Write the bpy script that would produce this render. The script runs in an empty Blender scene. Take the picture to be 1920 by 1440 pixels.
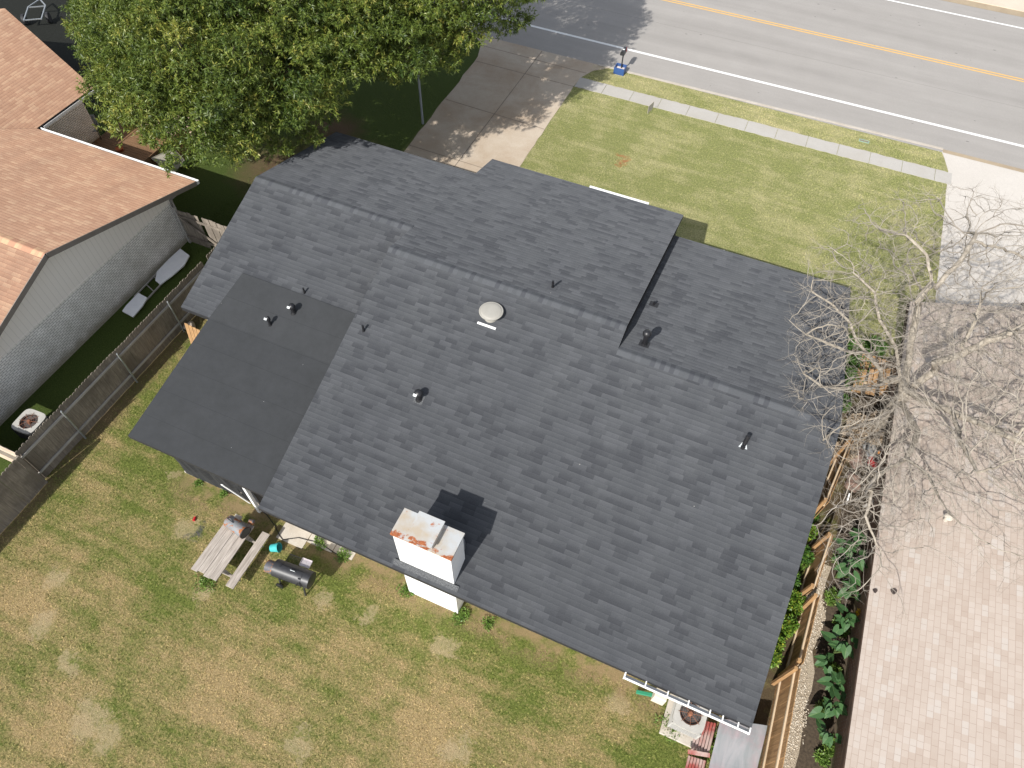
import bpy, bmesh, math, random
import numpy as np
from mathutils import Vector, Matrix, kdtree
random.seed(7); rng = np.random.default_rng(7)
scene = bpy.context.scene; C = scene.collection
# ---------------------------------------------------------------- camera
H = 21.0; F = 1323.0
R3 = Matrix(((0.9170735,-0.33550492,0.21543595),(0.39822951,0.74399049,-0.53655513),(0.01973459,0.57785344,0.81590192)))
cam = bpy.data.cameras.new('camera'); co = bpy.data.objects.new('camera', cam); C.objects.link(co)
co.matrix_world = Matrix.Translation((0,0,H)) @ R3.to_4x4()
cam.sensor_width = 36; cam.lens = 36*F/1920; cam.clip_end = 2000; cam.clip_start = .1
scene.camera = co
# ---------------------------------------------------------------- world, sun, exposure
w = bpy.data.worlds.new('World'); scene.world = w; w.use_nodes = True
nt = w.node_tree; sky = nt.nodes.new('ShaderNodeTexSky'); sky.sky_type = 'NISHITA'; sky.sun_disc = False
SD = Vector((-0.25,-1.17,1.0)).normalized()
sky.sun_elevation = math.asin(SD.z); sky.sun_rotation = math.atan2(SD.x, SD.y)
hsv=nt.nodes.new('ShaderNodeHueSaturation'); hsv.inputs['Saturation'].default_value=.42; nt.links.new(sky.outputs[0],hsv.inputs['Color']); nt.links.new(hsv.outputs[0], nt.nodes['Background'].inputs[0]); nt.nodes['Background'].inputs[1].default_value = 0.15
sl = bpy.data.lights.new('sun','SUN'); sl.energy = 4.5; sl.angle = math.radians(.5); sl.color = (1,.965,.91)
so = bpy.data.objects.new('sun', sl); C.objects.link(so); so.rotation_euler = (-SD).to_track_quat('-Z','Y').to_euler()
vs = scene.view_settings; vs.view_transform = 'Standard'; vs.look = 'None'; vs.exposure = 0.5; vs.gamma = 1

def P(px, py, z=0.0):
    "world point at height z seen at a pixel of the 1920 wide photograph"
    d = R3 @ Vector((px-960, -(py-720), -F)); t = (z-H)/d.z
    return Vector((0,0,H)) + d*t

# ---------------------------------------------------------------- mesh helpers
WM = {}
class B:
    def __init__(s): s.v=[]; s.f=[]; s.uv=[]; s.mi=[]; s.has_uv=False; s.smooth=[]
    def face(s, pts, mi=0, uv=None, sm=False):
        i=len(s.v); s.v += [tuple(p) for p in pts]; s.f.append(tuple(range(i,i+len(pts)))); s.mi.append(mi); s.smooth.append(sm)
        s.uv.append(uv if uv else [(0,0)]*len(pts))
        if uv: s.has_uv=True
    def idx(s, vs, fs, mi=0, sm=False):
        i=len(s.v); s.v += [tuple(p) for p in vs]
        for f in fs: s.f.append(tuple(a+i for a in f)); s.mi.append(mi); s.smooth.append(sm); s.uv.append([(0,0)]*len(f))
    def box(s, x0,x1,y0,y1,z0,z1, mi=0, M=None, bev=0.0):
        if bev>0:
            bm=bmesh.new(); bmesh.ops.create_cube(bm,size=1)
            for v in bm.verts: v.co=Vector((x0+(v.co.x+.5)*(x1-x0), y0+(v.co.y+.5)*(y1-y0), z0+(v.co.z+.5)*(z1-z0)))
            bmesh.ops.bevel(bm, geom=list(bm.edges), offset=bev, segments=2, affect='EDGES', profile=.5)
            bm.verts.index_update(); vs=[v.co.copy() for v in bm.verts]; fs=[[v.index for v in f.verts] for f in bm.faces]; bm.free()
        else:
            vs=[Vector((x,y,z)) for z in (z0,z1) for x,y in ((x0,y0),(x1,y0),(x1,y1),(x0,y1))]
            fs=[(3,2,1,0),(4,5,6,7),(0,1,5,4),(1,2,6,5),(2,3,7,6),(3,0,4,7)]
        if M: vs=[M@v for v in vs]
        s.idx(vs,fs,mi)
        return s
    def beam(s, a, b, w, h, up=Vector((0,0,1)), mi=0, bev=0.0):
        a=Vector(a); b=Vector(b); d=(b-a); L=d.length; x=d/L; y=Vector(up).cross(x)
        if y.length<1e-4: y=Vector((0,1,0)).cross(x)
        y.normalize(); z=x.cross(y)
        M=Matrix((x,y,z)).transposed().to_4x4(); M.translation=a
        return s.box(0,L,-w/2,w/2,-h/2,h/2,mi,M,bev)
    def tube(s, pts, rad, n=8, cap=True, mi=0, sm=True):
        pts=[Vector(p) for p in pts]
        if not hasattr(rad,'__len__'): rad=[rad]*len(pts)
        vs=[]; fs=[]; t0=(pts[1]-pts[0]).normalized(); u=t0.orthogonal().normalized()
        for i,p in enumerate(pts):
            t=(pts[min(i+1,len(pts)-1)]-pts[max(i-1,0)])
            t=t.normalized() if t.length>1e-7 else t0
            u=(u-t*u.dot(t)); u=u.normalized() if u.length>1e-5 else t.orthogonal().normalized()
            w_=t.cross(u)
            for k in range(n):
                a=2*math.pi*k/n; vs.append(p+(u*math.cos(a)+w_*math.sin(a))*rad[i])
        for i in range(len(pts)-1):
            for k in range(n):
                a=i*n+k; b=i*n+(k+1)%n; fs.append((a,b,b+n,a+n))
        if cap: fs.append(tuple(range(n-1,-1,-1))); fs.append(tuple(range((len(pts)-1)*n,len(pts)*n)))
        s.idx(vs,fs,mi,sm); return s
    def lathe(s, prof, c=(0,0,0), n=24, M=None, mi=0):
        vs=[]; fs=[]; c=Vector(c)
        for r,z in prof:
            for k in range(n):
                a=2*math.pi*k/n; v=Vector((r*math.cos(a),r*math.sin(a),z)); vs.append((M@v if M else v)+c)
        for i in range(len(prof)-1):
            for k in range(n):
                a=i*n+k; b=i*n+(k+1)%n; fs.append((a,b,b+n,a+n))
        s.idx(vs,fs,mi,True); return s
    def prism(s, prof, x0, x1, mi=0):
        "profile of (y,z) swept along x"
        n=len(prof); vs=[(x0,y,z) for y,z in prof]+[(x1,y,z) for y,z in prof]
        fs=[tuple(range(n)),tuple(range(2*n-1,n-1,-1))]+[(i,(i+1)%n+0,(i+1)%n+n,i+n) for i in range(n)]
        s.idx(vs,fs,mi); return s
    def build(s, name, mat, parent=None, local=False):
        me=bpy.data.meshes.new(name); vs=s.v
        if parent is not None and not local:
            W=WM[parent.name].inverted(); vs=[W@Vector(v) for v in vs]
        me.from_pydata([tuple(v) for v in vs],[],s.f)
        mats=mat if isinstance(mat,(list,tuple)) else [mat]
        for m in mats: me.materials.append(m)
        me.polygons.foreach_set('material_index', s.mi); me.polygons.foreach_set('use_smooth', s.smooth)
        if s.has_uv:
            l=me.uv_layers.new(name='UVMap'); l.data.foreach_set('uv',[c for f in s.uv for q in f for c in q])
        if any(s.smooth):
            try: me.set_sharp_from_angle(angle=math.radians(45))
            except Exception: pass
        me.update(); o=bpy.data.objects.new(name, me); C.objects.link(o)
        if parent is not None: o.parent=parent; WM[o.name]=WM[parent.name]
        else: WM[o.name]=Matrix.Identity(4)
        return o
def tag(o, label=None, cat=None, group=None, kind=None):
    if label: o['label']=label
    if cat: o['category']=cat
    if group: o['group']=group
    if kind: o['kind']=kind
    return o
def thing(name,label,cat,loc=(0,0,0),rz=0,group=None):
    o=bpy.data.objects.new(name,None); C.objects.link(o); o.location=loc; o.rotation_euler=(0,0,rz); o.empty_display_size=.2
    WM[o.name]=Matrix.Translation(Vector(loc))@Matrix.Rotation(rz,4,'Z')
    return tag(o,label,cat,group)
def copy_tree(o, parent=None):
    c=o.copy(); C.objects.link(c)
    if parent: c.parent=parent
    for ch in list(o.children): copy_tree(ch,c)
    return c
def npmesh(name, V, Fq, mat, parent=None, attr=None):
    "V (n,3); Fq (m,k) indices; attr float per face"
    me=bpy.data.meshes.new(name); n=len(V); m,k=Fq.shape
    me.vertices.add(n); me.vertices.foreach_set('co', V.astype(np.float32).ravel())
    me.loops.add(m*k); me.loops.foreach_set('vertex_index', Fq.astype(np.int32).ravel())
    me.polygons.add(m); me.polygons.foreach_set('loop_start', (np.arange(m)*k).astype(np.int32))
    me.update(calc_edges=True); me.validate()
    if attr is not None:
        a=me.attributes.new('v','FLOAT','FACE'); a.data.foreach_set('value', attr.astype(np.float32))
    me.materials.append(mat); o=bpy.data.objects.new(name,me); C.objects.link(o)
    if parent is not None:
        o.parent=parent; o.matrix_parent_inverse=WM[parent.name].inverted(); WM[o.name]=WM[parent.name]
    return o

# ---------------------------------------------------------------- material helpers
class G:
    def __init__(s,name):
        s.m=bpy.data.materials.new(name); s.m.use_nodes=True; s.t=s.m.node_tree; s.n=s.t.nodes; s.bs=s.n['Principled BSDF']
    def L(s,a,b): s.t.links.new(a,b)
    def set(s,sock,v):
        if hasattr(v,'is_output') or isinstance(v,bpy.types.NodeSocket): s.L(v,sock)
        else: sock.default_value=v
    def math(s,op,a,b=0.0,c=None,clamp=False):
        n=s.n.new('ShaderNodeMath'); n.operation=op; n.use_clamp=clamp; s.set(n.inputs[0],a); s.set(n.inputs[1],b)
        if c is not None: s.set(n.inputs[2],c)
        return n.outputs[0]
    def vmath(s,op,a,b=(0,0,0)):
        n=s.n.new('ShaderNodeVectorMath'); n.operation=op; s.set(n.inputs[0],a); s.set(n.inputs[1],b)
        return n.outputs[1] if op in('DISTANCE','LENGTH') else n.outputs[0]
    def coord(s,kind='Object'):
        n=s.n.new('ShaderNodeTexCoord'); return n.outputs[kind]
    def pos(s): return s.n.new('ShaderNodeNewGeometry').outputs['Position']
    def mapping(s,v,sc=(1,1,1),rot=(0,0,0),loc=(0,0,0)):
        n=s.n.new('ShaderNodeMapping'); s.L(v,n.inputs[0]); n.inputs['Scale'].default_value=sc; n.inputs['Rotation'].default_value=rot; n.inputs['Location'].default_value=loc
        return n.outputs[0]
    def noise(s,v,scale,detail=4,rough=.55,dist=0):
        n=s.n.new('ShaderNodeTexNoise'); s.L(v,n.inputs['Vector']); n.inputs['Scale'].default_value=scale; n.inputs['Detail'].default_value=detail
        n.inputs['Roughness'].default_value=rough; n.inputs['Distortion'].default_value=dist; return n.outputs[0]
    def ramp(s,f,stops,interp='LINEAR'):
        n=s.n.new('ShaderNodeValToRGB'); s.L(f,n.inputs[0]); e=n.color_ramp.elements; n.color_ramp.interpolation=interp
        while len(e)<len(stops): e.new(.5)
        for i,(p,c) in enumerate(stops): e[i].position=p; e[i].color=(*c,1) if len(c)==3 else c
        return n.outputs[0]
    def mr(s,v,a,b,c=0.,d=1.):
        n=s.n.new('ShaderNodeMapRange'); s.L(v,n.inputs[0])
        for i,x in enumerate((a,b,c,d)): n.inputs[i+1].default_value=x
        return n.outputs[0]
    def mix(s,f,a,b,mode='MIX'):
        n=s.n.new('ShaderNodeMix'); n.data_type='RGBA'; n.blend_type=mode; s.set(n.inputs[0],f)
        for k,x in ((6,a),(7,b)):
            if isinstance(x,(tuple,list)): n.inputs[k].default_value=(*x,1) if len(x)==3 else x
            else: s.L(x,n.inputs[k])
        return n.outputs[2]
    def sep(s,v):
        n=s.n.new('ShaderNodeSeparateXYZ'); s.L(v,n.inputs[0]); return n.outputs
    def comb(s,x,y,z=0.):
        n=s.n.new('ShaderNodeCombineXYZ'); s.set(n.inputs[0],x); s.set(n.inputs[1],y); s.set(n.inputs[2],z); return n.outputs[0]
    def wn(s,v,dim='2D'):
        n=s.n.new('ShaderNodeTexWhiteNoise'); n.noise_dimensions=dim
        s.L(v,n.inputs['W'] if dim=='1D' else n.inputs['Vector']); return n.outputs['Value']
    def bump(s,h,strength=.3,dist=.01):
        n=s.n.new('ShaderNodeBump'); n.inputs['Strength'].default_value=strength; n.inputs['Distance'].default_value=dist; s.L(h,n.inputs['Height']); s.L(n.outputs[0],s.bs.inputs['Normal'])
    def out(s,col=None,rough=.8,metal=0,spec=.3):
        if col is not None: s.set(s.bs.inputs['Base Color'], (*col,1) if isinstance(col,tuple) and len(col)==3 else col)
        s.set(s.bs.inputs['Roughness'],rough); s.bs.inputs['Metallic'].default_value=metal; s.bs.inputs['Specular IOR Level'].default_value=spec
        return s.m
def simple(name,c1,c2=None,scale=6,rough=.7,bump=.25,metal=0,stretch=(1,1,1),spec=.3,lo=.35,hi=.65,bd=.005,det=5):
    g=G(name); c2=c2 or tuple(x*.75 for x in c1); v=g.mapping(g.pos(),sc=stretch)
    n=g.noise(v,scale,det,.6); g.bump(n,bump,bd)
    n2=g.noise(v,scale*7,3,.6); f=g.math('ADD',g.math('MULTIPLY',n,.7),g.math('MULTIPLY',n2,.3))
    return g.out(g.ramp(f,[(lo,c2),(hi,c1)]),rough,metal,spec)
def rusty(name,base,rust,thr=.55,scale=5,metal=.3,rough=.5):
    g=G(name); p=g.pos(); n=g.noise(p,scale,6,.65,.3); m=g.mr(n,thr,thr+.07)
    n2=g.noise(p,scale*6,4); r=g.ramp(n2,[(.3,tuple(x*.5 for x in rust)),(.7,rust)]); b=g.ramp(n2,[(.3,tuple(x*.85 for x in base)),(.7,base)])
    g.bump(n2,.15,.004)
    return g.out(g.mix(m,b,r),g.mr(m,0,1,rough,.9),metal)
def shingle(name,dark,mid,light,e=.143,wid=.36,jog=True,line=.10,linecol=None,warm=(1,1,1),pd=.38):
    "laminated shingles: UV in metres, v up the slope"
    g=G(name); uv=g.coord('UV'); x,y,_=g.sep(uv)
    rowf=g.math('DIVIDE',y,e); row=g.math('FLOOR',rowf); fr=g.math('FRACT',rowf)
    rr=g.wn(row,'1D'); r2=g.wn(g.math('ADD',row,31.7),'1D')
    def cell(wd,off,k):
        u=g.math('ADD',g.math('DIVIDE',x,wd),g.math('MULTIPLY',off,23.0)); c=g.math('FLOOR',u)
        return g.wn(g.comb(c,g.math('ADD',row,k)),'2D'),u
    a,ua=cell(wid,rr,3.3); b,_=cell(wid*.47,r2,91.1); c,_=cell(wid*1.9,rr,51.)
    val=g.math('ADD',g.math('ADD',g.math('MULTIPLY',a,.80),g.math('MULTIPLY',b,.10)),g.math('MULTIPLY',c,.10))
    big=g.noise(g.pos(),.35,3); val=g.math('ADD',val,g.math('MULTIPLY',g.math('SUBTRACT',big,.5),.12))
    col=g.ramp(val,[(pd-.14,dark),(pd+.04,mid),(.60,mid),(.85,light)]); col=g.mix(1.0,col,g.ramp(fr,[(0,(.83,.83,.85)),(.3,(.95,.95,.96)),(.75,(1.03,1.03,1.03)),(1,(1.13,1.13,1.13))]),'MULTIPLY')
    gr=g.noise(uv,160,2,.7); gr2=g.noise(uv,28,3,.6)
    col=g.mix(1.0,col,g.ramp(gr,[(.3,(.78,.78,.78)),(.7,(1.2,1.2,1.2))]),'MULTIPLY')
    col=g.mix(1.0,col,g.ramp(gr2,[(.3,(.9,.9,.9)),(.7,(1.08,1.08,1.08))]),'MULTIPLY')
    vo=g.n.new('ShaderNodeTexVoronoi'); g.L(uv,vo.inputs['Vector']); vo.inputs['Scale'].default_value=.9; col=g.mix(g.math('LESS_THAN',vo.outputs['Distance'],.012),col,(.35,.34,.32))
    wear=g.noise(g.mapping(uv,sc=(1.2,.25,1)),1.1,5,.6); col=g.mix(1.0,col,g.ramp(wear,[(.3,(.90,.90,.91)),(.7,(1.09,1.085,1.07))]),'MULTIPLY')
    if linecol:
        edge=g.math('LESS_THAN',fr,line); vert=g.math('LESS_THAN',g.math('FRACT',ua),.03)
        col=g.mix(g.math('MULTIPLY',g.math('MAXIMUM',edge,vert),.6),col,linecol)
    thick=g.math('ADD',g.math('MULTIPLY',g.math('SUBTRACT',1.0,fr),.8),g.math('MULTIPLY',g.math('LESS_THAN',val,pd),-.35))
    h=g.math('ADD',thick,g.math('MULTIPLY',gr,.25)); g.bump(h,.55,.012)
    g.bs.inputs['Diffuse Roughness'].default_value=1.0
    return g.out(col,.92,0,.25)

M={}
# roofing
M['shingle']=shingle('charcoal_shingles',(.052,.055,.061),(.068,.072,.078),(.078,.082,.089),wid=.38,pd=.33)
M['ridge']=simple('charcoal_ridge_shingles',(.088,.093,.102),(.045,.050,.058),3.2,.92,.3,lo=.42,hi=.58)
M['tan_shingle']=shingle('tan_shingles',(.35,.208,.136),(.378,.23,.152),(.43,.28,.185),wid=.36,linecol=(.28,.14,.085),line=.09,pd=.30)
g=G('pale_tab_shingles'); uv=g.coord('UV'); bt=g.n.new('ShaderNodeTexBrick'); g.L(uv,bt.inputs['Vector']); bt.offset=.5; bt.inputs['Scale'].default_value=1
bt.inputs['Brick Width'].default_value=.305; bt.inputs['Row Height'].default_value=.143; bt.inputs['Mortar Size'].default_value=.006; bt.inputs['Mortar Smooth'].default_value=.2
x,y,_=g.sep(uv); row=g.math('FLOOR',g.math('DIVIDE',y,.143)); off=g.math('MULTIPLY',g.math('MODULO',row,2.0),.5)
cellv=g.wn(g.comb(g.math('FLOOR',g.math('SUBTRACT',g.math('DIVIDE',x,.305),g.math('MULTIPLY',g.math('ABSOLUTE',off),1.0))),row),'2D')
colr=g.ramp(cellv,[(.0,(.375,.305,.255)),(.45,(.41,.345,.295)),(.8,(.435,.37,.32)),(.95,(.445,.40,.36))])
fade=g.noise(g.pos(),.6,3); colr=g.mix(g.mr(fade,.35,.7,0,.55),colr,(.41,.347,.298))
gr=g.noise(uv,120,2); colr=g.mix(1.,colr,g.ramp(gr,[(.3,(.9,.9,.9)),(.7,(1.06,1.06,1.06))]),'MULTIPLY')
colr=g.mix(g.math('MULTIPLY',bt.outputs['Fac'],.55),colr,(.26,.19,.15)); g.bump(g.math('SUBTRACT',g.math('MULTIPLY',gr,.2),bt.outputs['Fac']),.4,.006)
M['pale_shingle']=g.out(colr,.92)
g=G('rolled_roofing'); uv=g.coord('UV'); x,y,_=g.sep(uv); fr=g.math('FRACT',g.math('DIVIDE',y,.93)); ln=g.math('LESS_THAN',fr,.014)
n=g.noise(uv,1.4,4,.6); n2=g.noise(uv,170,2,.7); n3=g.noise(uv,5,3)
ve=g.n.new('ShaderNodeTexVoronoi'); g.L(uv,ve.inputs['Vector']); ve.inputs['Scale'].default_value=2.2
speck=g.math('LESS_THAN',ve.outputs['Distance'],.022)
col=g.ramp(g.math('ADD',g.math('MULTIPLY',n,.6),g.math('MULTIPLY',n3,.4)),[(.35,(.029,.031,.033)),(.65,(.036,.038,.041))])
col=g.mix(1.,col,g.ramp(n2,[(.3,(.8,.8,.8)),(.7,(1.2,1.2,1.2))]),'MULTIPLY'); col=g.mix(g.math('MULTIPLY',ln,.65),col,(.018,.02,.022)); col=g.mix(speck,col,(.25,.25,.25))
g.bump(g.math('ADD',g.math('MULTIPLY',n2,.2),g.math('MULTIPLY',fr,-.6)),.3,.008); M['rolled']=g.out(col,.9)
M['flash']=simple('granule_flashing',(.16,.165,.17),(.035,.037,.04),45,.9,.4,lo=.4,hi=.7)
M['fascia']=simple('dark_fascia',(.03,.03,.033),(.02,.02,.022),8,.6,.1)
M['siding']=simple('house_siding',(.42,.39,.34),(.36,.33,.29),3,.7,.1)
M['white']=simple('white_paint',(.80,.80,.79),(.74,.74,.73),4,.45,.06)
M['whitemetal']=simple('white_gutter_metal',(.82,.82,.81),(.72,.72,.70),6,.35,.05)
g=G('rusted_white_sheet_metal'); p=g.pos(); n=g.noise(p,3.4,6,.65,.4); m=g.mr(n,.60,.66); n2=g.noise(p,22,4); 
x_,y_,z_=g.sep(p); ed=g.mr(y_,5.50,5.66,1,0); m2=g.mr(g.math('ADD',g.math('MULTIPLY',ed,.17),n),.62,.68)
mm=g.math('MAXIMUM',m2,g.math('MULTIPLY',m,.75)); stain=g.mr(g.noise(p,2.2,4),.4,.65)
base=g.mix(g.math('MULTIPLY',stain,.7),(.44,.45,.45),(.40,.31,.20)); r=g.ramp(n2,[(.3,(.24,.07,.03)),(.7,(.42,.15,.06))])
M['rustcap']=g.out(g.mix(mm,base,r),.6,.15)
M['dome']=simple('beige_vent_metal',(.34,.325,.29),(.31,.295,.26),4,.5,.05)
M['blackpipe']=simple('black_vent_pipe',(.018,.018,.020),(.010,.010,.012),20,.4,.1,spec=.5)
M['greymetal']=simple('galvanised_metal',(.45,.47,.48),(.28,.30,.31),14,.4,.1,metal=.6)
# ground
def patch_mask(g,p,lst,nz):
    def warp(scale,amp):
        n=g.n.new('ShaderNodeTexNoise'); g.L(p,n.inputs['Vector']); n.inputs['Scale'].default_value=scale; n.inputs['Detail'].default_value=4
        return g.vmath('MULTIPLY',g.vmath('SUBTRACT',n.outputs['Color'],(.5,.5,.5)),(amp,amp,0))
    q=g.vmath('ADD',g.vmath('ADD',p,warp(1.7,1.3)),warp(9,.5)); acc=None
    for (c,r) in lst:
        k=g.mr(g.vmath('DISTANCE',q,(c.x,c.y,0.0)),r*.35,r*1.2,1,0)
        acc=k if acc is None else g.math('MAXIMUM',acc,k)
    return acc
def lawn_color(g):
    p0=g.pos(); p=g.vmath('MULTIPLY',p0,(1,1,0)); X,Y,Z=g.sep(p)
    n1=g.noise(p,.28,4,.6); n2=g.noise(p,1.5,5,.65); n3=g.noise(p,7,4,.7); n4=g.noise(p,33,3,.8); n5=g.noise(g.mapping(p,loc=(7,3,0)),75,2,.8)
    strp=g.noise(g.mapping(p,rot=(0,0,math.radians(-22)),sc=(.35,2.4,1)),1,2,.5)
    n6=g.noise(g.mapping(p,loc=(31,5,0)),.55,6,.7,.3); n7=g.noise(g.mapping(p,loc=(3,15,0)),14,4,.75)
    dry=g.math('ADD',g.math('ADD',g.math('MULTIPLY',n1,.40),g.math('MULTIPLY',n2,.35)),g.math('MULTIPLY',n3,.25))
    dry=g.math('ADD',dry,g.math('MULTIPLY',g.math('SUBTRACT',strp,.5),.55)); dry=g.math('ADD',dry,g.math('MULTIPLY',g.math('SUBTRACT',n6,.5),.9))
    dry=g.math('ADD',dry,g.mr(Y,7.5,.5,-.05,.09)); dry=g.math('ADD',dry,g.math('MULTIPLY',g.math('SUBTRACT',n7,.5),.55)); dry=g.math('ADD',dry,g.math('MULTIPLY',g.math('SUBTRACT',n4,.5),.25))
    dry=g.math('ADD',dry,g.math('MULTIPLY',patch_mask(g,p,[(P(450,1260),1.7),(P(820,1360),1.5),(P(120,1330),1.2),(P(60,1130),.9),(P(640,1200),.8),(P(400,1010),.7),(P(1150,1320),.8)],n3),.13))
    dry=g.math('SUBTRACT',dry,g.math('MULTIPLY',patch_mask(g,p,[(P(290,1090),1.0),(P(1000,1180),1.2),(P(330,900),.9),(P(1230,1430),.9),(P(640,1080),.7),(P(230,1240),.5)],n3),.13))
    green=g.mix(g.mr(n7,.3,.7),(.105,.14,.030),(.21,.235,.062)); straw=g.mix(g.mr(n4,.3,.7),(.29,.205,.095),(.55,.42,.225))
    back=g.mix(g.mr(dry,.40,.76),green,straw)
    gf=g.mix(g.mr(n7,.3,.7),(.22,.245,.085),(.32,.32,.135)); sf=g.mix(g.mr(n4,.3,.7),(.43,.385,.20),(.60,.53,.32))
    front=g.mix(g.mr(g.math('ADD',dry,g.mr(Y,32.5,33.5,.0,.10)),.36,.86),gf,sf)
    fr=g.mr(Y,19,20.5); col=g.mix(fr,back,front)
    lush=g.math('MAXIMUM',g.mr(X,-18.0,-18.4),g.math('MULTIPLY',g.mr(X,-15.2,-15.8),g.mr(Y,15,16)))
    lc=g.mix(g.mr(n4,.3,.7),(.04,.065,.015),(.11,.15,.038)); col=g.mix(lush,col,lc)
    col=g.mix(1.,col,g.ramp(n5,[(.30,(.52,.54,.50)),(.5,(1,1,1)),(.70,(1.42,1.40,1.36))]),'MULTIPLY')
    col=g.mix(1.,col,g.ramp(g.math('ADD',g.math('MULTIPLY',n7,.6),g.math('MULTIPLY',n4,.4)),[(.32,(.66,.70,.62)),(.5,(1,1,1)),(.68,(1.30,1.27,1.22))]),'MULTIPLY')
    return p,X,Y,n1,n2,n3,n4,n5,col
g=G('lawn_ground'); p,X,Y,n1,n2,n3,n4,n5,col=lawn_color(g)
sand=[(P(*q[:2]),q[2]) for q in ((105,1085,.55),(608,1118,.36),(1160,1320,.36),(170,1345,.7),(690,1150,.4),(832,1215,.45),(380,1110,.35),(860,1405,.5),(560,1395,.5),(130,1240,.45),(80,1170,.5),(430,1000,.4),(350,990,.5),(380,885,.35),(330,890,.3),(200,1380,.6))]
mk=patch_mask(g,p,sand,n3); nq=g.noise(p,11,4,.75); mk=g.mr(g.math('ADD',mk,g.math('ADD',g.math('MULTIPLY',g.math('SUBTRACT',n3,.5),1.3),g.math('MULTIPLY',g.math('SUBTRACT',nq,.5),1.5))),.40,.85); sc=g.mix(g.mr(n4,.3,.7),(.36,.27,.15),(.60,.49,.31)); sc=g.mix(1.,sc,g.ramp(g.math('ADD',g.math('MULTIPLY',nq,.4),g.math('MULTIPLY',n5,.6)),[(.36,(.55,.55,.5)),(.5,(1,1,1)),(.64,(1.3,1.3,1.3))]),'MULTIPLY'); col=g.mix(g.math('MULTIPLY',mk,.55),col,sc)
# bare strip along the rear wall and along the left fence
st=g.math('MULTIPLY',g.mr(Y,4.9,5.4),g.math('MULTIPLY',g.mr(Y,8,7),g.math('MULTIPLY',g.mr(X,-14.5,-13.5),g.mr(X,5.5,5))))
st=g.math('MULTIPLY',st,g.mr(n2,.38,.55)); col=g.mix(g.math('MULTIPLY',st,.8),col,g.mix(n4,(.22,.14,.07),(.44,.33,.19)))
fs=g.math('MULTIPLY',g.mr(g.math('ADD',X,g.math('MULTIPLY',n2,.8)),-17.2,-16.9,1,0),g.math('MULTIPLY',g.mr(X,-18.1,-18.0),g.mr(Y,14,13.5)))
col=g.mix(g.math('MULTIPLY',fs,.8),col,g.mix(n4,(.12,.085,.045),(.26,.19,.11)))
red=patch_mask(g,p,[(P(1166,292),.28),(P(1168,305),.25)],n3); col=g.mix(g.math('MULTIPLY',red,.8),col,(.42,.16,.07))
ash=patch_mask(g,p,[(P(368,1003),.22)],n3); col=g.mix(g.math('MULTIPLY',ash,.85),col,g.mix(n5,(.03,.03,.035),(.16,.16,.17)))
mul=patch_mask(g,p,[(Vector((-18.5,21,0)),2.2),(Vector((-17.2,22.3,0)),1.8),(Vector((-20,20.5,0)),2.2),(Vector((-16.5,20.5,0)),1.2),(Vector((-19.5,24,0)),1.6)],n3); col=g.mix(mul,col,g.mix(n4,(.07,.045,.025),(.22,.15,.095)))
sidey=g.math('MULTIPLY',g.mr(X,4.2,4.4),g.mr(Y,21.0,20.6)); col=g.mix(g.math('MULTIPLY',sidey,g.mr(n2,.3,.5)),col,g.mix(n4,(.05,.035,.02),(.20,.15,.09)))
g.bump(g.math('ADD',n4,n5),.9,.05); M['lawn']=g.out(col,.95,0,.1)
g=G('grass_blades'); p,X,Y,n1,n2,n3,n4,n5,col=lawn_color(g); at=g.n.new('ShaderNodeAttribute'); at.attribute_name='v'
col=g.mix(1.,col,g.ramp(at.outputs['Fac'],[(0,(.70,.78,.6)),(.6,(1.1,1.1,1.0)),(1,(1.45,1.4,1.3))]),'MULTIPLY'); M['blade']=g.out(col,.7,0,.2)
g=G('road_asphalt'); p=g.pos(); X,Y,_=g.sep(p); n=g.noise(g.mapping(p,sc=(.10,1.1,1)),1.,5,.6); n2=g.noise(p,.8,4); n3=g.noise(p,60,2,.8); n4=g.noise(p,9,3,.7)
def band(c,w): return g.mr(g.math('ABSOLUTE',g.math('SUBTRACT',Y,c)),0,w,1,0)
bands=g.math('ADD',g.math('ADD',band(39.2,.9),band(41.3,.8)),g.math('ADD',band(45.4,.9),band(47.7,.8)))
val=g.math('ADD',g.math('ADD',g.math('MULTIPLY',n,.55),g.math('MULTIPLY',n2,.25)),g.math('ADD',g.math('MULTIPLY',bands,-.11),g.math('MULTIPLY',n4,.2)))
col=g.ramp(val,[(.25,(.25,.235,.218)),(.55,(.305,.287,.267)),(.8,(.35,.33,.307))]); col=g.mix(1.,col,g.ramp(n3,[(.3,(.88,.88,.88)),(.7,(1.1,1.1,1.1))]),'MULTIPLY')
vo=g.n.new('ShaderNodeTexVoronoi'); g.L(g.mapping(p,sc=(.6,1.2,1)),vo.inputs['Vector']); vo.inputs['Scale'].default_value=1.3
sp=g.math('MULTIPLY',g.math('LESS_THAN',vo.outputs['Distance'],.06),g.math('GREATER_THAN',n2,.45)); col=g.mix(g.math('MULTIPLY',sp,.6),col,(.09,.08,.08))
crk=g.math('LESS_THAN',g.math('ABSOLUTE',g.math('SUBTRACT',g.math('ADD',Y,g.math('MULTIPLY',n4,.06)),40.72)),.02); col=g.mix(g.math('MULTIPLY',crk,.35),col,(.13,.12,.11))
g.bump(n3,.2,.005); M['road']=g.out(col,.9)
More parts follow.
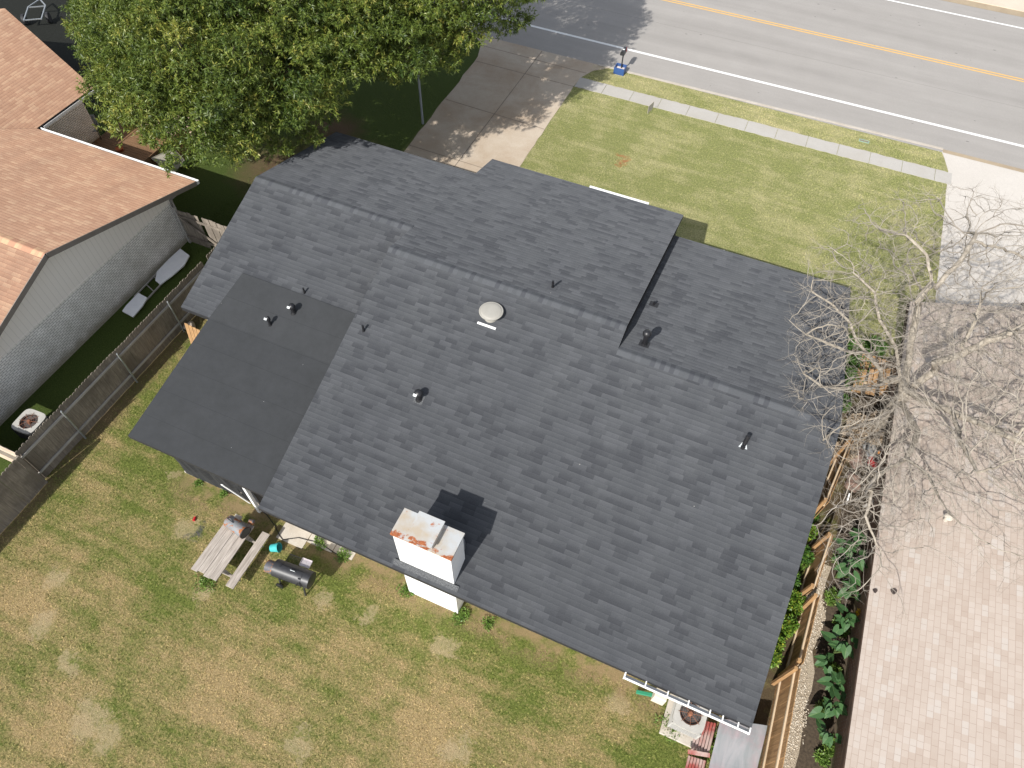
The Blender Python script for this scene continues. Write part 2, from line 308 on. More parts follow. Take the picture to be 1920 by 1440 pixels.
def concrete(name,c1,c2,stain,sc=.5,amt=.7):
    g=G(name); p=g.pos(); n=g.noise(p,sc,6,.65,.4); n2=g.noise(p,40,3,.8); n3=g.noise(p,3.5,5,.7)
    col=g.mix(g.math('MULTIPLY',g.mr(n,.4,.7),amt),c1,stain); col=g.mix(g.mr(n3,.35,.7,0,.6),col,c2); col=g.mix(1.,col,g.ramp(n2,[(.3,(.85,.85,.85)),(.7,(1.1,1.1,1.1))]),'MULTIPLY')
    g.bump(n2,.2,.004); return g.out(col,.9)
M['drive_old']=concrete('stained_driveway_concrete',(.48,.41,.33),(.42,.345,.265),(.34,.25,.17),.45,.9)
M['drive_new']=concrete('pale_driveway_concrete',(.52,.485,.44),(.48,.445,.405),(.43,.39,.345),.3,.5)
M['walk']=concrete('sidewalk_concrete',(.41,.39,.36),(.37,.35,.32),(.34,.31,.26),.6,.5)
M['curb']=concrete('curb_concrete',(.46,.42,.37),(.40,.36,.31),(.33,.27,.2),1.,.6)
M['farpave']=concrete('tan_pavement',(.55,.48,.39),(.50,.44,.36),(.42,.34,.25),.4,.6)
M['gutterdirt']=concrete('dirty_gutter',(.36,.29,.20),(.30,.24,.17),(.24,.18,.12),.7,.7)
M['slab']=concrete('patio_concrete',(.52,.48,.42),(.46,.42,.36),(.33,.27,.19),1.2,.8)
M['joint']=simple('joint_dark',(.24,.20,.16),(.15,.12,.095),5,.95,.1)
M['linewhite']=simple('road_paint_white',(.74,.74,.72),(.66,.65,.62),7,.7,.05,lo=.3,hi=.5)
M['lineyellow']=simple('road_paint_yellow',(.66,.41,.13),(.55,.33,.11),7,.7,.05)
M['gravelbase']=simple('gravel_bed',(.52,.44,.33),(.20,.16,.12),42,.95,.9,lo=.35,hi=.6,bd=.03)
g=G('gravel_stone'); at=g.n.new('ShaderNodeAttribute'); at.attribute_name='v'; M['gravel']=g.out(g.ramp(at.outputs['Fac'],[(0,(.22,.17,.12)),(.4,(.50,.42,.32)),(1,(.72,.66,.56))]),.9)
# building stuff
def brick(name,c1,c2,mort,bw=.21,bh=.075,axis='yz'):
    g=G(name); X,Y,Z=g.sep(g.pos()); v=g.comb(g.math('ADD',X,Y),Z)
    b=g.n.new('ShaderNodeTexBrick'); g.L(v,b.inputs['Vector']); b.inputs['Scale'].default_value=1; b.inputs['Brick Width'].default_value=bw; b.inputs['Row Height'].default_value=bh
    b.inputs['Mortar Size'].default_value=.009; b.inputs['Color1'].default_value=(*c1,1); b.inputs['Color2'].default_value=(*c2,1); b.inputs['Mortar'].default_value=(*mort,1)
    n=g.noise(g.pos(),2.5,4); col=g.mix(1.,b.outputs['Color'],g.ramp(n,[(.3,(.85,.84,.82)),(.7,(1.08,1.08,1.08))]),'MULTIPLY')
    mud=g.mr(g.math('ADD',Z,g.math('MULTIPLY',n,.3)),.25,.55,.7,0); col=g.mix(mud,col,(.30,.26,.17))
    g.bump(g.math('SUBTRACT',1.,b.outputs['Fac']),.6,.012); return g.out(col,.85)
M['whitebrick']=brick('white_painted_brick',(.88,.85,.81),(.80,.77,.73),(.36,.335,.31),.20,.085)
g=G('vertical_siding'); X,Y,Z=g.sep(g.pos()); fr=g.math('FRACT',g.math('DIVIDE',g.math('ADD',X,Y),.2)); ln=g.math('LESS_THAN',fr,.07)
g.bump(g.math('SUBTRACT',1.,ln),.5,.01); M['vsiding']=g.out(g.mix(g.math('MULTIPLY',ln,.5),(.82,.76,.69),(.50,.46,.41)),.7)
def wood(name,c1,c2,ax,plank=None,rough=.85,stain=None):
    g=G(name); p=g.pos(); sc=[14,14,14]; sc['xyz'.index(ax)]=1.0
    n=g.noise(g.mapping(p,sc=tuple(sc)),1.6,6,.7,.6); n2=g.noise(p,2.5,4)
    at=g.n.new('ShaderNodeObjectInfo'); col=g.ramp(n,[(.3,c2),(.65,c1)]); col=g.mix(g.mr(n2,.4,.7,0,.35),col,tuple(x*.6 for x in c1))
    if stain: col=g.mix(g.mr(g.noise(p,1.1,5,.6),.5,.62,0,.7),col,stain)
    g.bump(n,.4,.006); return g.out(col,rough)
M['fencewood']=wood('weathered_fence_wood',(.29,.25,.205),(.12,.10,.08),'z',stain=(.13,.11,.09))
M['fencerail']=wood('grey_rail_wood',(.42,.40,.37),(.28,.26,.24),'y')
M['cedar']=wood('orange_cedar',(.45,.27,.125),(.22,.125,.06),'z')
M['cedarrail']=wood('pale_cedar_rail',(.62,.50,.36),(.45,.33,.2),'y')
M['tablewood']=wood('weathered_table_wood',(.45,.40,.35),(.20,.17,.145),'y')
M['deck']=wood('brown_deck_boards',(.22,.13,.07),(.10,.055,.03),'x')
M['palewood']=wood('pale_new_boards',(.66,.55,.43),(.50,.38,.26),'x')
M['redwood']=wood('peeling_red_boards',(.38,.09,.075),(.20,.05,.045),'y',stain=(.45,.40,.36))
g=G('stained_sheet'); p=g.pos(); n=g.noise(g.mapping(p,sc=(3,.8,1)),1.2,6,.6,.6); n2=g.noise(g.mapping(p,loc=(4,8,1)),1.3,4); n3=g.noise(p,40,3)
col=g.mix(g.mr(n,.4,.65),(.25,.265,.27),(.34,.33,.34)); col=g.mix(g.mr(n2,.5,.75,0,.6),col,(.40,.20,.22)); M['tinsheet']=g.out(col,.55,.1)
M['screen']=simple('black_screen_cloth',(.034,.036,.039),(.022,.023,.025),3,.8,.5,stretch=(1,1,3),bd=.03)
M['barrel']=simple('black_grill_paint',(.035,.036,.040),(.022,.022,.025),14,.42,.12,spec=.5)
M['rustbarrel']=rusty('rusting_grey_steel',(.22,.23,.24),(.42,.16,.06),.50,4.0,.2,.55)
M['rustwhite']=rusty('rusting_firebox',(.10,.10,.11),(.45,.20,.09),.52,5.5,.1,.55)
M['teal']=simple('teal_plastic',(.06,.42,.42),(.05,.37,.38),5,.4,.05,spec=.5)
M['acshell']=simple('ac_enamel',(.44,.43,.40),(.35,.34,.315),5,.45,.05)
M['acfin']=simple('ac_fins',(.10,.10,.10),(.05,.05,.05),60,.6,.4,stretch=(1,1,.1))
M['acrust']=simple('ac_rust',(.30,.13,.075),(.14,.06,.035),15,.85,.3)
M['fan']=simple('fan_blade',(.40,.33,.27),(.27,.19,.14),9,.6,.1)
M['darkin']=simple('dark_brown_inside',(.055,.025,.018),(.02,.012,.01),9,.95,.1)  # even dark red-brown for the inside of the fan well
M['foamboard']=simple('white_foam_board',(.88,.89,.91),(.80,.81,.84),5,.6,.05)
M['bluetub']=simple('blue_plastic',(.035,.09,.26),(.03,.075,.21),5,.45,.05,spec=.5)
M['mailbox']=simple('mailbox_black',(.03,.032,.035),(.02,.02,.022),8,.4,.05,spec=.5)
M['rock']=simple('pale_rock',(.42,.35,.28),(.26,.21,.17),4,.9,.5,bd=.03)
M['bone']=simple('pale_stone_block',(.55,.50,.43),(.42,.38,.32),6,.9,.3)
M['green']=simple('green_hose',(.03,.22,.12),(.025,.18,.10),5,.4,.05)
M['redpl']=simple('red_plastic',(.50,.02,.03),(.40,.015,.02),5,.4,.05,spec=.5)
M['orangepl']=simple('orange_plastic',(.80,.30,.04),(.7,.25,.03),5,.5,.05)
M['brownbag']=simple('brown_cloth',(.28,.19,.15),(.17,.11,.09),5,.9,.5,bd=.03)
M['pinkcloth']=simple('pink_board',(.55,.33,.30),(.45,.26,.24),5,.9,.2)
M['plywood']=simple('grey_plywood',(.44,.41,.34),(.38,.35,.29),2,.8,.1)
M['chairfab']=simple('grey_mesh_fabric',(.34,.36,.37),(.26,.27,.28),20,.8,.2)
def leafmat(name,c0,c1,c2,rough=.45,tr=.25,spec=.4):
    g=G(name); at=g.n.new('ShaderNodeAttribute'); at.attribute_name='v'; col=g.ramp(at.outputs['Fac'],[(0,c0),(.55,c1),(1,c2)]); g.out(col,rough,0,spec)
    t=g.n.new('ShaderNodeBsdfTranslucent'); g.L(col,t.inputs[0]); mx=g.n.new('ShaderNodeMixShader'); mx.inputs[0].default_value=tr
    g.L(g.bs.outputs[0],mx.inputs[1]); g.L(t.outputs[0],mx.inputs[2]); g.L(mx.outputs[0],g.n['Material Output'].inputs[0]); return g.m
M['leaf']=leafmat('live_foliage',(.036,.068,.012),(.140,.185,.030),(.43,.38,.085))
M['hedge']=leafmat('hedge_foliage',(.05,.11,.015),(.14,.26,.035),(.38,.40,.05))
M['fern']=leafmat('fern_foliage',(.03,.08,.015),(.08,.18,.03),(.20,.30,.05))
M['weed']=leafmat('weed_foliage',(.08,.15,.03),(.16,.27,.05),(.28,.38,.09))
M['deadvine']=leafmat('dead_vine',(.20,.15,.10),(.36,.28,.20),(.50,.42,.32),.9,.1,.1)
g=G('elephant_ear_leaf'); uv=g.coord('UV'); x,y,_=g.sep(uv); vein=g.math('LESS_THAN',g.math('ABSOLUTE',x),.03); n=g.noise(g.pos(),7,3)
M['ear']=g.out(g.mix(g.math('MULTIPLY',vein,.6),g.mix(n,(.030,.085,.028),(.062,.135,.045)),(.15,.24,.08)),.5,0,.4)
M['stem']=simple('green_stem',(.12,.17,.05),(.08,.12,.04),8,.6,.1)
M['bark']=simple('grey_brown_bark',(.22,.17,.125),(.10,.075,.055),9,.9,.8,stretch=(1,1,.25),bd=.03)
M['palebark']=simple('pale_dead_bark',(.42,.375,.31),(.19,.16,.125),8,.9,.6,bd=.02)
M['twig']=simple('pale_dead_twig',(.34,.305,.26),(.19,.165,.135),5,.9,.2)

# ================================================================= SETTING
def sheet(name, pts, z, mat, th=None, kind='structure'):
    b=B(); pts=[(x,y) for x,y in pts]
    b.face([(x,y,z) for x,y in pts])
    if th:
        n=len(pts)
        for i in range(n):
            (x0,y0),(x1,y1)=pts[i],pts[(i+1)%n]; b.face([(x0,y0,z-th),(x1,y1,z-th),(x1,y1,z),(x0,y0,z)])
    return tag(b.build(name,mat),kind=kind)
def wavy(p, q, n, amp, seed=0):
    r=random.Random(seed); out=[]
    for i in range(n+1):
        t=i/n; a=0 if i in(0,n) else amp; out.append((p[0]+(q[0]-p[0])*t+r.uniform(-a,a)*(abs(q[1]-p[1])>abs(q[0]-p[0])), p[1]+(q[1]-p[1])*t+r.uniform(-a,a)*(abs(q[0]-p[0])>=abs(q[1]-p[1]))))
    return out
b=B()
# ground: the yard sheet stops a little under the road, which lies lower behind the kerb
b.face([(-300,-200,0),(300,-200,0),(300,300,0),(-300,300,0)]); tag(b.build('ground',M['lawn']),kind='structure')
sheet('road',[(-160,35.0),(160,35.0),(160,51.0),(-160,51.0)],.004,M['road'])
mk=B()
for y0,y1,mi in ((37.12,37.30,0),(49.28,49.42,0),(43.30,43.41,1),(43.53,43.64,1)):
    mk.face([(-160,y0,.009),(160,y0-.0,.009),(160,y1,.009),(-160,y1,.009)],mi)
tag(mk.build('road_markings',[M['linewhite'],M['lineyellow']]),kind='structure')
sheet('curb',wavy((-9.7,34.98),(8.0,35.2),60,.02,1)+wavy((8.0,35.34),(-9.7,35.12),30,.0,2),.03,M['curb'],.05)
sheet('far_gutter',[(-160,50.75),(160,50.75),(160,51.5),(-160,51.5)],.010,M['gutterdirt'])
sheet('far_pavement',[(-160,51.45),(160,51.45),(160,70),(-160,70)],.055,M['farpave'],.08)
# sidewalk with slab joints
sw=B(); xs=[-10.15]
while xs[-1]<8.4: xs.append(xs[-1]+1.5+random.uniform(-.01,.01))
xs[-1]=8.55
for i in range(len(xs)-1):
    up=wavy((xs[i+1]-.02,33.5),(xs[i]+.0,33.5),6,.035,i); lo=wavy((xs[i],32.58),(xs[i+1]-.02,32.58),6,.025,i+50)
    z=.018+random.uniform(-.004,.006); pts=lo+up; sw.face([(x,y,z) for x,y in pts])
    for k in range(len(pts)):
        a=pts[k]; c=pts[(k+1)%len(pts)]; sw.face([(a[0],a[1],-.02),(c[0],c[1],-.02),(c[0],c[1],z),(a[0],a[1],z)])
tag(sw.build('sidewalk',M['walk']),kind='structure')
# driveways
d1=wavy((-10.15,19.0),(-10.2,32.6),30,.03,3)+[(-10.1,33.6),(-9.75,34.4),(-9.0,35.05),(-17.2,35.05),(-16.3,34.3),(-15.9,33)]+wavy((-15.85,32.4),(-15.45,19.0),20,.05,4)
sheet('driveway',d1,.013,M['drive_old'],.03)
dj=B()
for a,c in (((-15.7,28.7),(-10.2,28.5)),((-15.8,32.55),(-10.15,32.55)),((-15.6,24.6),(-10.2,24.5)),((-12.9,19),(-12.95,35.0)),((-16.2,34.1),(-10,34.0))):
    a=Vector((*a,0)); c=Vector((*c,0)); n=(c-a).cross(Vector((0,0,1))).normalized()*.018
    dj.face([(*(a-n)[:2],.018),(*(c-n)[:2],.018),(*(c+n)[:2],.018),(*(a+n)[:2],.018)])
tag(dj.build('driveway_joints',M['joint']),kind='structure')
sheet('neighbour_driveway',[(8.45,21.35),(16.5,21.35),(16.5,35.05),(7.95,35.05),(8.1,34.6)]+wavy((8.35,33.6),(8.45,21.35),20,.012,5),.015,M['drive_new'],.03)
dj=B()
for a,c in (((8.5,32.5),(16.5,32.5)),((12.4,21.4),(12.4,35)),((8.5,27.0),(16.5,27.0))):
    a=Vector((*a,0)); c=Vector((*c,0)); n=(c-a).cross(Vector((0,0,1))).normalized()*.010
    dj.face([(*(a-n)[:2],.02),(*(c-n)[:2],.02),(*(c+n)[:2],.02),(*(a+n)[:2],.02)])
tag(dj.build('neighbour_driveway_joints',M['joint']),kind='structure')
sheet('street_gutter',[(8.0,34.98),(16.5,34.98),(16.5,35.25),(8.0,35.25)],.019,M['gutterdirt'])
# patio slab and rear path
ps=B(); ps.box(-14.0,-9.0,6.05,10,-.05,.09); ps.box(-9.95,-9.0,5.35,6.04,-.05,.02); ps.box(-8.98,-8.1,5.62,6.04,-.05,.018); ps.box(-8.08,-7.4,5.66,6.04,-.05,.016)
tag(ps.build('patio_slab',M['slab']),kind='structure')
# gravel path with real stones
sheet('gravel_path',wavy((5.66,-2),(5.66,11.5),30,.03,8)+wavy((6.3,11.5),(6.25,-2),24,.12,9),.006,M['gravelbase'])
n=9000; cx=rng.uniform(5.64,6.38,n); cy=rng.uniform(1.5,11.6,n); r=rng.uniform(.010,.026,n)
keep=(cx<6.22+.12*np.sin(cy*2.1)+rng.normal(0,.06,n)); cx,cy,r=cx[keep],cy[keep],r[keep]; n=len(cx)
oct_=np.array([(1,0,0),(0,1,0),(-1,0,0),(0,-1,0),(0,0,.7),(0,0,-.7)]); of=np.array([(0,1,4),(1,2,4),(2,3,4),(3,0,4),(1,0,5),(2,1,5),(3,2,5),(0,3,5)])
V=oct_[None]*(r[:,None,None]*rng.uniform(.6,1.3,(n,6,1)))+np.stack([cx,cy,np.full(n,.012)],1)[:,None]
tag(npmesh('gravel',V.reshape(-1,3),(of[None]+6*np.arange(n)[:,None,None]).reshape(-1,3),M['gravel'],attr=np.repeat(rng.random(n),8)),
    'pale gravel spread along the right side of the cedar fence','gravel',kind='stuff')
# grass blades
def grass(boxes, excl, total):
    area=[(x1-x0)*(y1-y0)*d for x0,x1,y0,y1,d in boxes]; s=sum(area); P_=[]
    for (x0,x1,y0,y1,d),a in zip(boxes,area):
        k=int(total*a/s); P_.append(np.stack([rng.uniform(x0,x1,k),rng.uniform(y0,y1,k)],1))
    p=np.concatenate(P_)
    for x0,x1,y0,y1 in excl: p=p[~((p[:,0]>x0)&(p[:,0]<x1)&(p[:,1]>y0)&(p[:,1]<y1))]
    for q,rad in sand: p=p[~((np.hypot(p[:,0]-q.x,p[:,1]-q.y)<rad*.75)&(rng.random(len(p))<.85))]
    n=len(p); a=rng.uniform(0,2*math.pi,n); h=rng.uniform(.02,.06,n); wd=rng.uniform(.005,.011,n); ln=rng.normal(0,.035,(n,2))
    base=np.stack([p[:,0],p[:,1],np.zeros(n)],1); s_=np.stack([np.cos(a)*wd,np.sin(a)*wd,np.zeros(n)],1); tip=base+np.stack([ln[:,0],ln[:,1],h],1)
    V=np.stack([base-s_,base+s_,tip],1).reshape(-1,3)
    return tag(npmesh('grass',V,np.arange(3*n).reshape(-1,3),M['blade'],attr=rng.random(n)),'short patchy mown grass of the yards round the dark roofed house','grass',kind='stuff')
grass([(-19,4.5,-3.2,5.6,1.),(-17.9,-13.9,5.6,14,.8),(-10.1,8.4,20,32.55,.55),(-9.9,8.0,33.55,34.95,.8),(-21,-15.7,14.5,24,.5)],
      [(-9.9,-7.3,5.3,6.1)],260000)

# ================================================================= MAIN HOUSE
def slab_poly(b, pts, th, mi_top=0, mi_side=1, uo=(0,0), ux=Vector((1,0,0))):
    "pts on one plane, counter-clockwise from above"
    pts=[Vector(p) for p in pts]; n=len(pts); nr=Vector((0,0,0))
    for i in range(n):
        a,c=pts[i],pts[(i+1)%n]; nr+=a.cross(c)
    nr.normalize()
    if nr.z<0: pts=pts[::-1]; nr=-nr
    up=nr.cross(ux); up= up if up.z>0 else -up
    uv=[(p.dot(ux)+uo[0],p.dot(up)+uo[1]) for p in pts]
    b.face(pts,mi_top,uv); lo=[p-Vector((0,0,th)) for p in pts]; b.face(lo[::-1],mi_side)
    for i in range(n):
        j=(i+1)%n; b.face([lo[i],lo[j],pts[j],pts[i]],mi_side)
zr=lambda y: 2.42+.34*(y-5.28)      # rear slope
zm=lambda y: 5.256-.26*(y-13.62)    # middle front slope
zc=lambda y: 5.011-.26*(y-12.90)    # right front slope
zg=zm                                # garage front slope lies in the same plane
zgr=lambda y: 4.885-.34*(15.05-y)    # garage rear slope, lower than the middle roof
XL,XM,XR,XG=-9.79,-1.92,4.42,-15.95
hs=thing('house','single storey house with a new charcoal shingle roof, a white chimney at its rear edge','house',(-3,12,0))
rb=B()
slab_poly(rb,[(XL,5.28,zr(5.28)),(XR,5.28,zr(5.28)),(XR,12.9,zr(12.9)),(XM,12.9,zr(12.9)),(XM,13.62,zr(13.62)),(XL,13.62,zr(13.62))],.16)
slab_poly(rb,[(XG,10.07,zgr(10.07)),(XL-.002,10.07,zgr(10.07)),(XL-.002,15.05,zgr(15.05)),(XG,15.05,zgr(15.05))],.16,uo=(.17,.06))
slab_poly(rb,[(XL,13.62,zm(13.62)),(XM,13.62,zm(13.62)),(XM,21.46,zm(21.46)),(XL,21.46,zm(21.46)),(XL,19.9,zm(19.9)),(XG,19.9,zm(19.9)),(XG,15.05,zm(15.05)),(XL,15.05,zm(15.05))],.16)
slab_poly(rb,[(XM-.1,12.9,zc(12.9)),(XR,12.9,zc(12.9)),(XR,20.43,zc(20.43)),(XM-.1,20.43,zc(20.43))],.16,uo=(.1,.05))
rb.face([(XL,11.0,zr(11.0)-.1),(XL,13.62,zr(13.62)-.1),(XL,15.05,zm(15.05)-.1),(XL,15.05,zgr(15.05)-.1),(XL,11.0,zgr(11.0)-.1)],1)
rb.face([(XM,12.9,zr(12.9)),(XM,13.62,zr(13.62)),(XM,20.4,zm(20.4)),(XM,20.4,zc(20.4)+.0),(XM,12.9,zc(12.9))],1)
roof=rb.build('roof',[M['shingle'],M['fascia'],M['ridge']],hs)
# ridge caps: overlapping bent pieces
def ridge(b, x0,x1,y,z,sr,sf,w=.165,step=.142,seed=1):
    r=random.Random(seed); x=x0
    while x<x1-.02:
        L=min(.30,x1-x); t0,t1=.005,.001
        pts=[]
        for xx,t in ((x,t0),(x+L,t1)):
            pts.append([(xx,y-w,z-sr*w+t),(xx,y-.02,z-sr*.02+t+.006),(xx,y+.02,z-sf*.02+t+.006),(xx,y+w,z-sf*w+t)])
        m=r.choice((0,0,1,1,2))
        for k in range(3): b.face([pts[0][k],pts[1][k],pts[1][k+1],pts[0][k+1]],m)
        for k in range(3): b.face([(pts[0][k][0],pts[0][k][1],pts[0][k][2]-.02),pts[0][k],pts[0][k+1],(pts[0][k+1][0],pts[0][k+1][1],pts[0][k+1][2]-.02)],m)
        x+=step
rc1=simple('cap_light',(.080,.084,.091),(.070,.074,.081),30,.92,.4); rc2=simple('cap_mid',(.070,.074,.080),(.062,.066,.072),30,.92,.4); rc3=simple('cap_dark',(.056,.059,.066),(.050,.053,.060),30,.92,.4)
for k,(x0,x1,y,z,sf) in enumerate(((XG,XL+.0,15.05,4.885,.26),(XL,XM,13.62,5.256,.26),(XM,XR,12.9,5.011,.26))):
    rg=B(); ridge(rg,x0,x1,y,z,.34,sf,seed=k); rg.build('ridge_cap',[rc1,rc2,rc3],roof)
# low slope rolled roofing over the patio
pr=B(); A=Vector((-14.53,11.79,zgr(11.79)+.014)); Bq=Vector((XL-.02,11.79,zgr(11.79)+.014)); Cq=Vector((XL-.02,5.69,2.35)); D=Vector((-14.81,5.69,2.35)); E_=Vector((-14.80,10.07,zgr(10.07)+.014)); F_=Vector((XL-.02,10.07,zgr(10.07)+.014))
def uvp(p): return (p.x, (p.y-5.58)*1.05)
for t_ in ([A,E_,F_,Bq],[E_,D,Cq,F_]): pr.face(t_,0,[uvp(q) for q in t_])
dn=Vector((0,0,.14))
for a,c in ((E_,D),(D,Cq),(Cq,F_),(F_,Bq)): pr.face([a-dn,c-dn,c,a],1)
pr.build('patio_roof',[M['rolled'],M['fascia']],hs)
# walls under the roofs
wb=B()
wb.prism([(10.5,0),(10.5,zgr(10.5)-.17),(15.05,zgr(15.05)-.17),(19.4,zg(19.4)-.17),(19.4,0)],-15.6,-9.83)
wb.prism([(6.0,0),(6.0,zr(6.0)-.17),(13.62,zr(13.62)-.17),(21.0,zm(21.0)-.17),(21.0,0)],-9.59,-2.2)
wb.prism([(6.001,0),(6.001,zr(6.0)-.172),(12.9,zr(12.9)-.172),(20.0,zc(20.0)-.17),(20.0,0)],-2.19,4.05)
wb.build('wall',M['siding'],hs)
# front porch posts by the street are under the eave; white window frames on the front wall
wf=B(); wf.box(-7.6,-5.8,21.0,21.05,.9,2.1); win=wf.build('window',M['white'],hs); wg=B(); wg.box(-7.5,-5.9,21.05,21.06,1.0,2.0); wg.build('pane',M['blackpipe'],win)
# black screen cloth closing the patio
sc_=B(); n=40; xs_=np.linspace(-13.9,-10.95,n)
for i in range(n-1):
    q=[]
    for x in (xs_[i],xs_[i+1]):
        w_=.05*math.sin(x*9)+.03*math.sin(x*23+1); t=(x+13.9)/2.95; yb=6.02
        q.append([(x,5.86+w_*.2,2.26),(x,5.93+w_,1.5),(x,yb-.02+w_*.7,.7),(x+.02,yb+w_*.1,.10)])
    for k in range(3): sc_.face([q[0][k+1],q[1][k+1],q[1][k],q[0][k]],0,sm=True)
sc_.build('screen_curtain',M['screen'],hs)
pp=B(); 
for x in (-10.9,):
    pp=B(); pp.box(x-.05,x+.05,5.82,5.92,.05,2.25); pp.build('patio_post',M['white'],hs)
# chimney
ch=B(); ch.box(-5.31,-3.68,5.51,6.20,0,4.33); chim=ch.build('chimney',M['white'],hs)
cc=B(); cc.box(-5.35,-3.64,5.47,6.24,4.30,4.375)
# bent sheet over the flue, open at the front
cc.build('chimney_cap',M['rustcap'],chim)
fc=B(); x0,x1,y0,y1,z0,z1=-4.86,-4.20,5.50,6.2,4.375,4.62
for a in (((x0,y0),(x0,y1)),((x1,y0),(x1,y1))):
    fc.box(a[0][0]-.012,a[0][0]+.012,y0+.03,y1,z0,z1-.025)
fc.box(x0-.03,x1+.03,y0-.03,y1+.03,z1-.022,z1); fc.box(x0+.013,x1-.013,y1-.1,y1-.075,z0,z1-.023)
fc.box(x0-.03,x1+.03,y0-.034,y0-.031,z1-.05,z1)
fc.build('flue_cover',M['rustcap'],chim)
fl=B()
def onr(x,y,f,t): return (x,y,f(y)+t)
fl.face([onr(-5.47,5.36,zr,.012),onr(-3.52,5.36,zr,.012),onr(-3.52,5.52,zr,.012),onr(-5.47,5.52,zr,.012)])
fl.face([onr(-5.47,5.50,zr,.05),onr(-3.52,5.50,zr,.05),onr(-3.52,5.38,zr,.012),onr(-5.47,5.38,zr,.012)])
fl.build('flashing',M['flash'],chim)
ck=B(); Mx=Matrix.Translation((-3.98,6.55,zr(6.55)))@Matrix.Diagonal((1,1,1,1))
ck.lathe([(.20,-.05),(.19,.25),(.17,.38),(.10,.47),(.001,.50)],c=(-3.98,6.42,zr(6.42)),n=8); ck.build('cricket_cover',M['greymetal'],chim)
# roof vents
def base_on(px,py,f):
    z=3.
    for i in range(60): q=P(px,py,z); z=f(q.y)
    return q
zf=lambda y: 2.35+(zgr(10.07)-2.35)/4.38*(y-5.69) if y<10.07 else zgr(y)
def plate(b,q,f,s=.16,t=.012,mi=0):
    b.face([onr(q.x-s,q.y-s,f,t),onr(q.x+s,q.y-s,f,t),onr(q.x+s,q.y+s,f,t),onr(q.x-s,q.y+s,f,t)],mi)
def pipe(px,py,f,h,r,name='vent_pipe',cap=None,platem=None,lean=0):
    q=base_on(px,py,f); b=B(); b.tube([q-Vector((0,0,.08)),q+Vector((lean,0,h))],r,14)
    b.tube([q-Vector((0,0,.08)),q+Vector((0,0,.05))],[r*1.9,r*1.15],14)
    o=b.build(name,M['blackpipe'],hs)
    if platem: pb=B(); plate(pb,q,f,max(.14,r*2)); pb.build('flashing',platem,o)
    if cap:
        cb=B(); R_=cap; cb.lathe([(r*.9,h-.10),(R_,h-.06),(R_*1.02,h+.0),(R_*.8,h+.06),(R_*.4,h+.09),(.001,h+.10)],c=q,n=20); cb.build('vent_cap',M['blackpipe'],o)
    return q,o
pipe(1208,645,zc,.50,.075,'exhaust_vent',cap=.125,platem=M['fascia'])
pipe(1226,571,zc,.14,.032,platem=M['fascia'])
pipe(1036,539,zm,.28,.035,platem=M['shingle'])
pipe(571,549,zgr,.22,.03); pipe(682,620,zr,.24,.035)
pipe(1393,838,zr,.10,.05,platem=None)
for px,py,f,big in ((551,586,zf,.11),(507,609,zf,.07),(786,748,zr,.13)):
    q,o=pipe(px,py,f,.30,.05 if big<.1 else .075,'exhaust_vent',cap=big,platem=M['rolled'] if f is zf else M['flash'])
    lp=B(); lp.box(-.05,.05,-.035,.035,0,.006,M=Matrix.Translation(q+Vector((-.04,-big-.0,.34)))@Matrix.Rotation(.8,4,'X')); lp.build('label_plate',M['greymetal'],o)
q=base_on(1394,836,zr); b=B(); b.face([onr(q.x-.12,q.y-.07,zr,.014),onr(q.x+.12,q.y-.07,zr,.014),onr(q.x+.05,q.y+.06,zr,.05),onr(q.x-.06,q.y+.06,zr,.05)]); o=b.build('vent_base',M['greymetal'],hs)
b=B(); b.tube([q+Vector((.0,.02,.02)),q+Vector((.01,.12,.36))],.06,14); b.build('vent_pipe',M['blackpipe'],o)
q=base_on(921,592,zr); b=B(); b.lathe([(.22,-.12),(.22,.16),(.345,.17),(.365,.19),(.365,.22),(.34,.232),(.325,.226),(.318,.234),(.27,.246),(.15,.252),(.001,.254)],c=q,n=40)
o=b.build('dome_vent',M['dome'],hs); b=B(); b.box(q.x-.30,q.x+.30,q.y-.36,q.y-.30,zr(q.y-.35)-.01,zr(q.y-.35)+.035); b.build('flange',M['whitemetal'],o)
# gutters
gb=B(); x0,x1=.80+.6,XR
x0=1.22
for a in ((0.02,.13,-.13,-.125),(0.13,.135,-.13,.0)):
    gb.box(x0,x1,5.28-a[1],5.28-a[0],2.34+a[2],2.34+a[3])
gb.box(x0,x1,5.28-.140,5.28-.122,2.335,2.350); gb.box(x0,x0+.02,5.13,5.27,2.22,2.352); gb.box(x1-.02,x1+.01,5.13,5.30,2.22,2.352)
gut=gb.build('rear_gutter',M['whitemetal'],hs); hb=B()
for x in (1.24,1.78,2.35,2.88,3.42,3.74,4.12): hb=B(); hb.box(x-.016,x+.016,5.13,5.29,2.353,2.366); hb.build('gutter_strap',M['whitemetal'],gut)
gb=B(); a0=base_on(1106,349,zm); a1=base_on(1217,381,zm); gb.box(a0.x,a1.x,21.47,21.58,3.08,3.09); gb.box(a0.x,a1.x,21.575,21.585,3.08,3.19); gb.box(a0.x,a1.x,21.47,21.49,3.08,3.19); gb.box(a0.x,a1.x,21.47,21.60,3.19,3.20)
gb.build('front_gutter',M['whitemetal'],hs)
gb=B(); gb.box(-.12,-.06,20.44,20.52,2.6,2.98); gb.build('downspout',M['whitemetal'],hs)

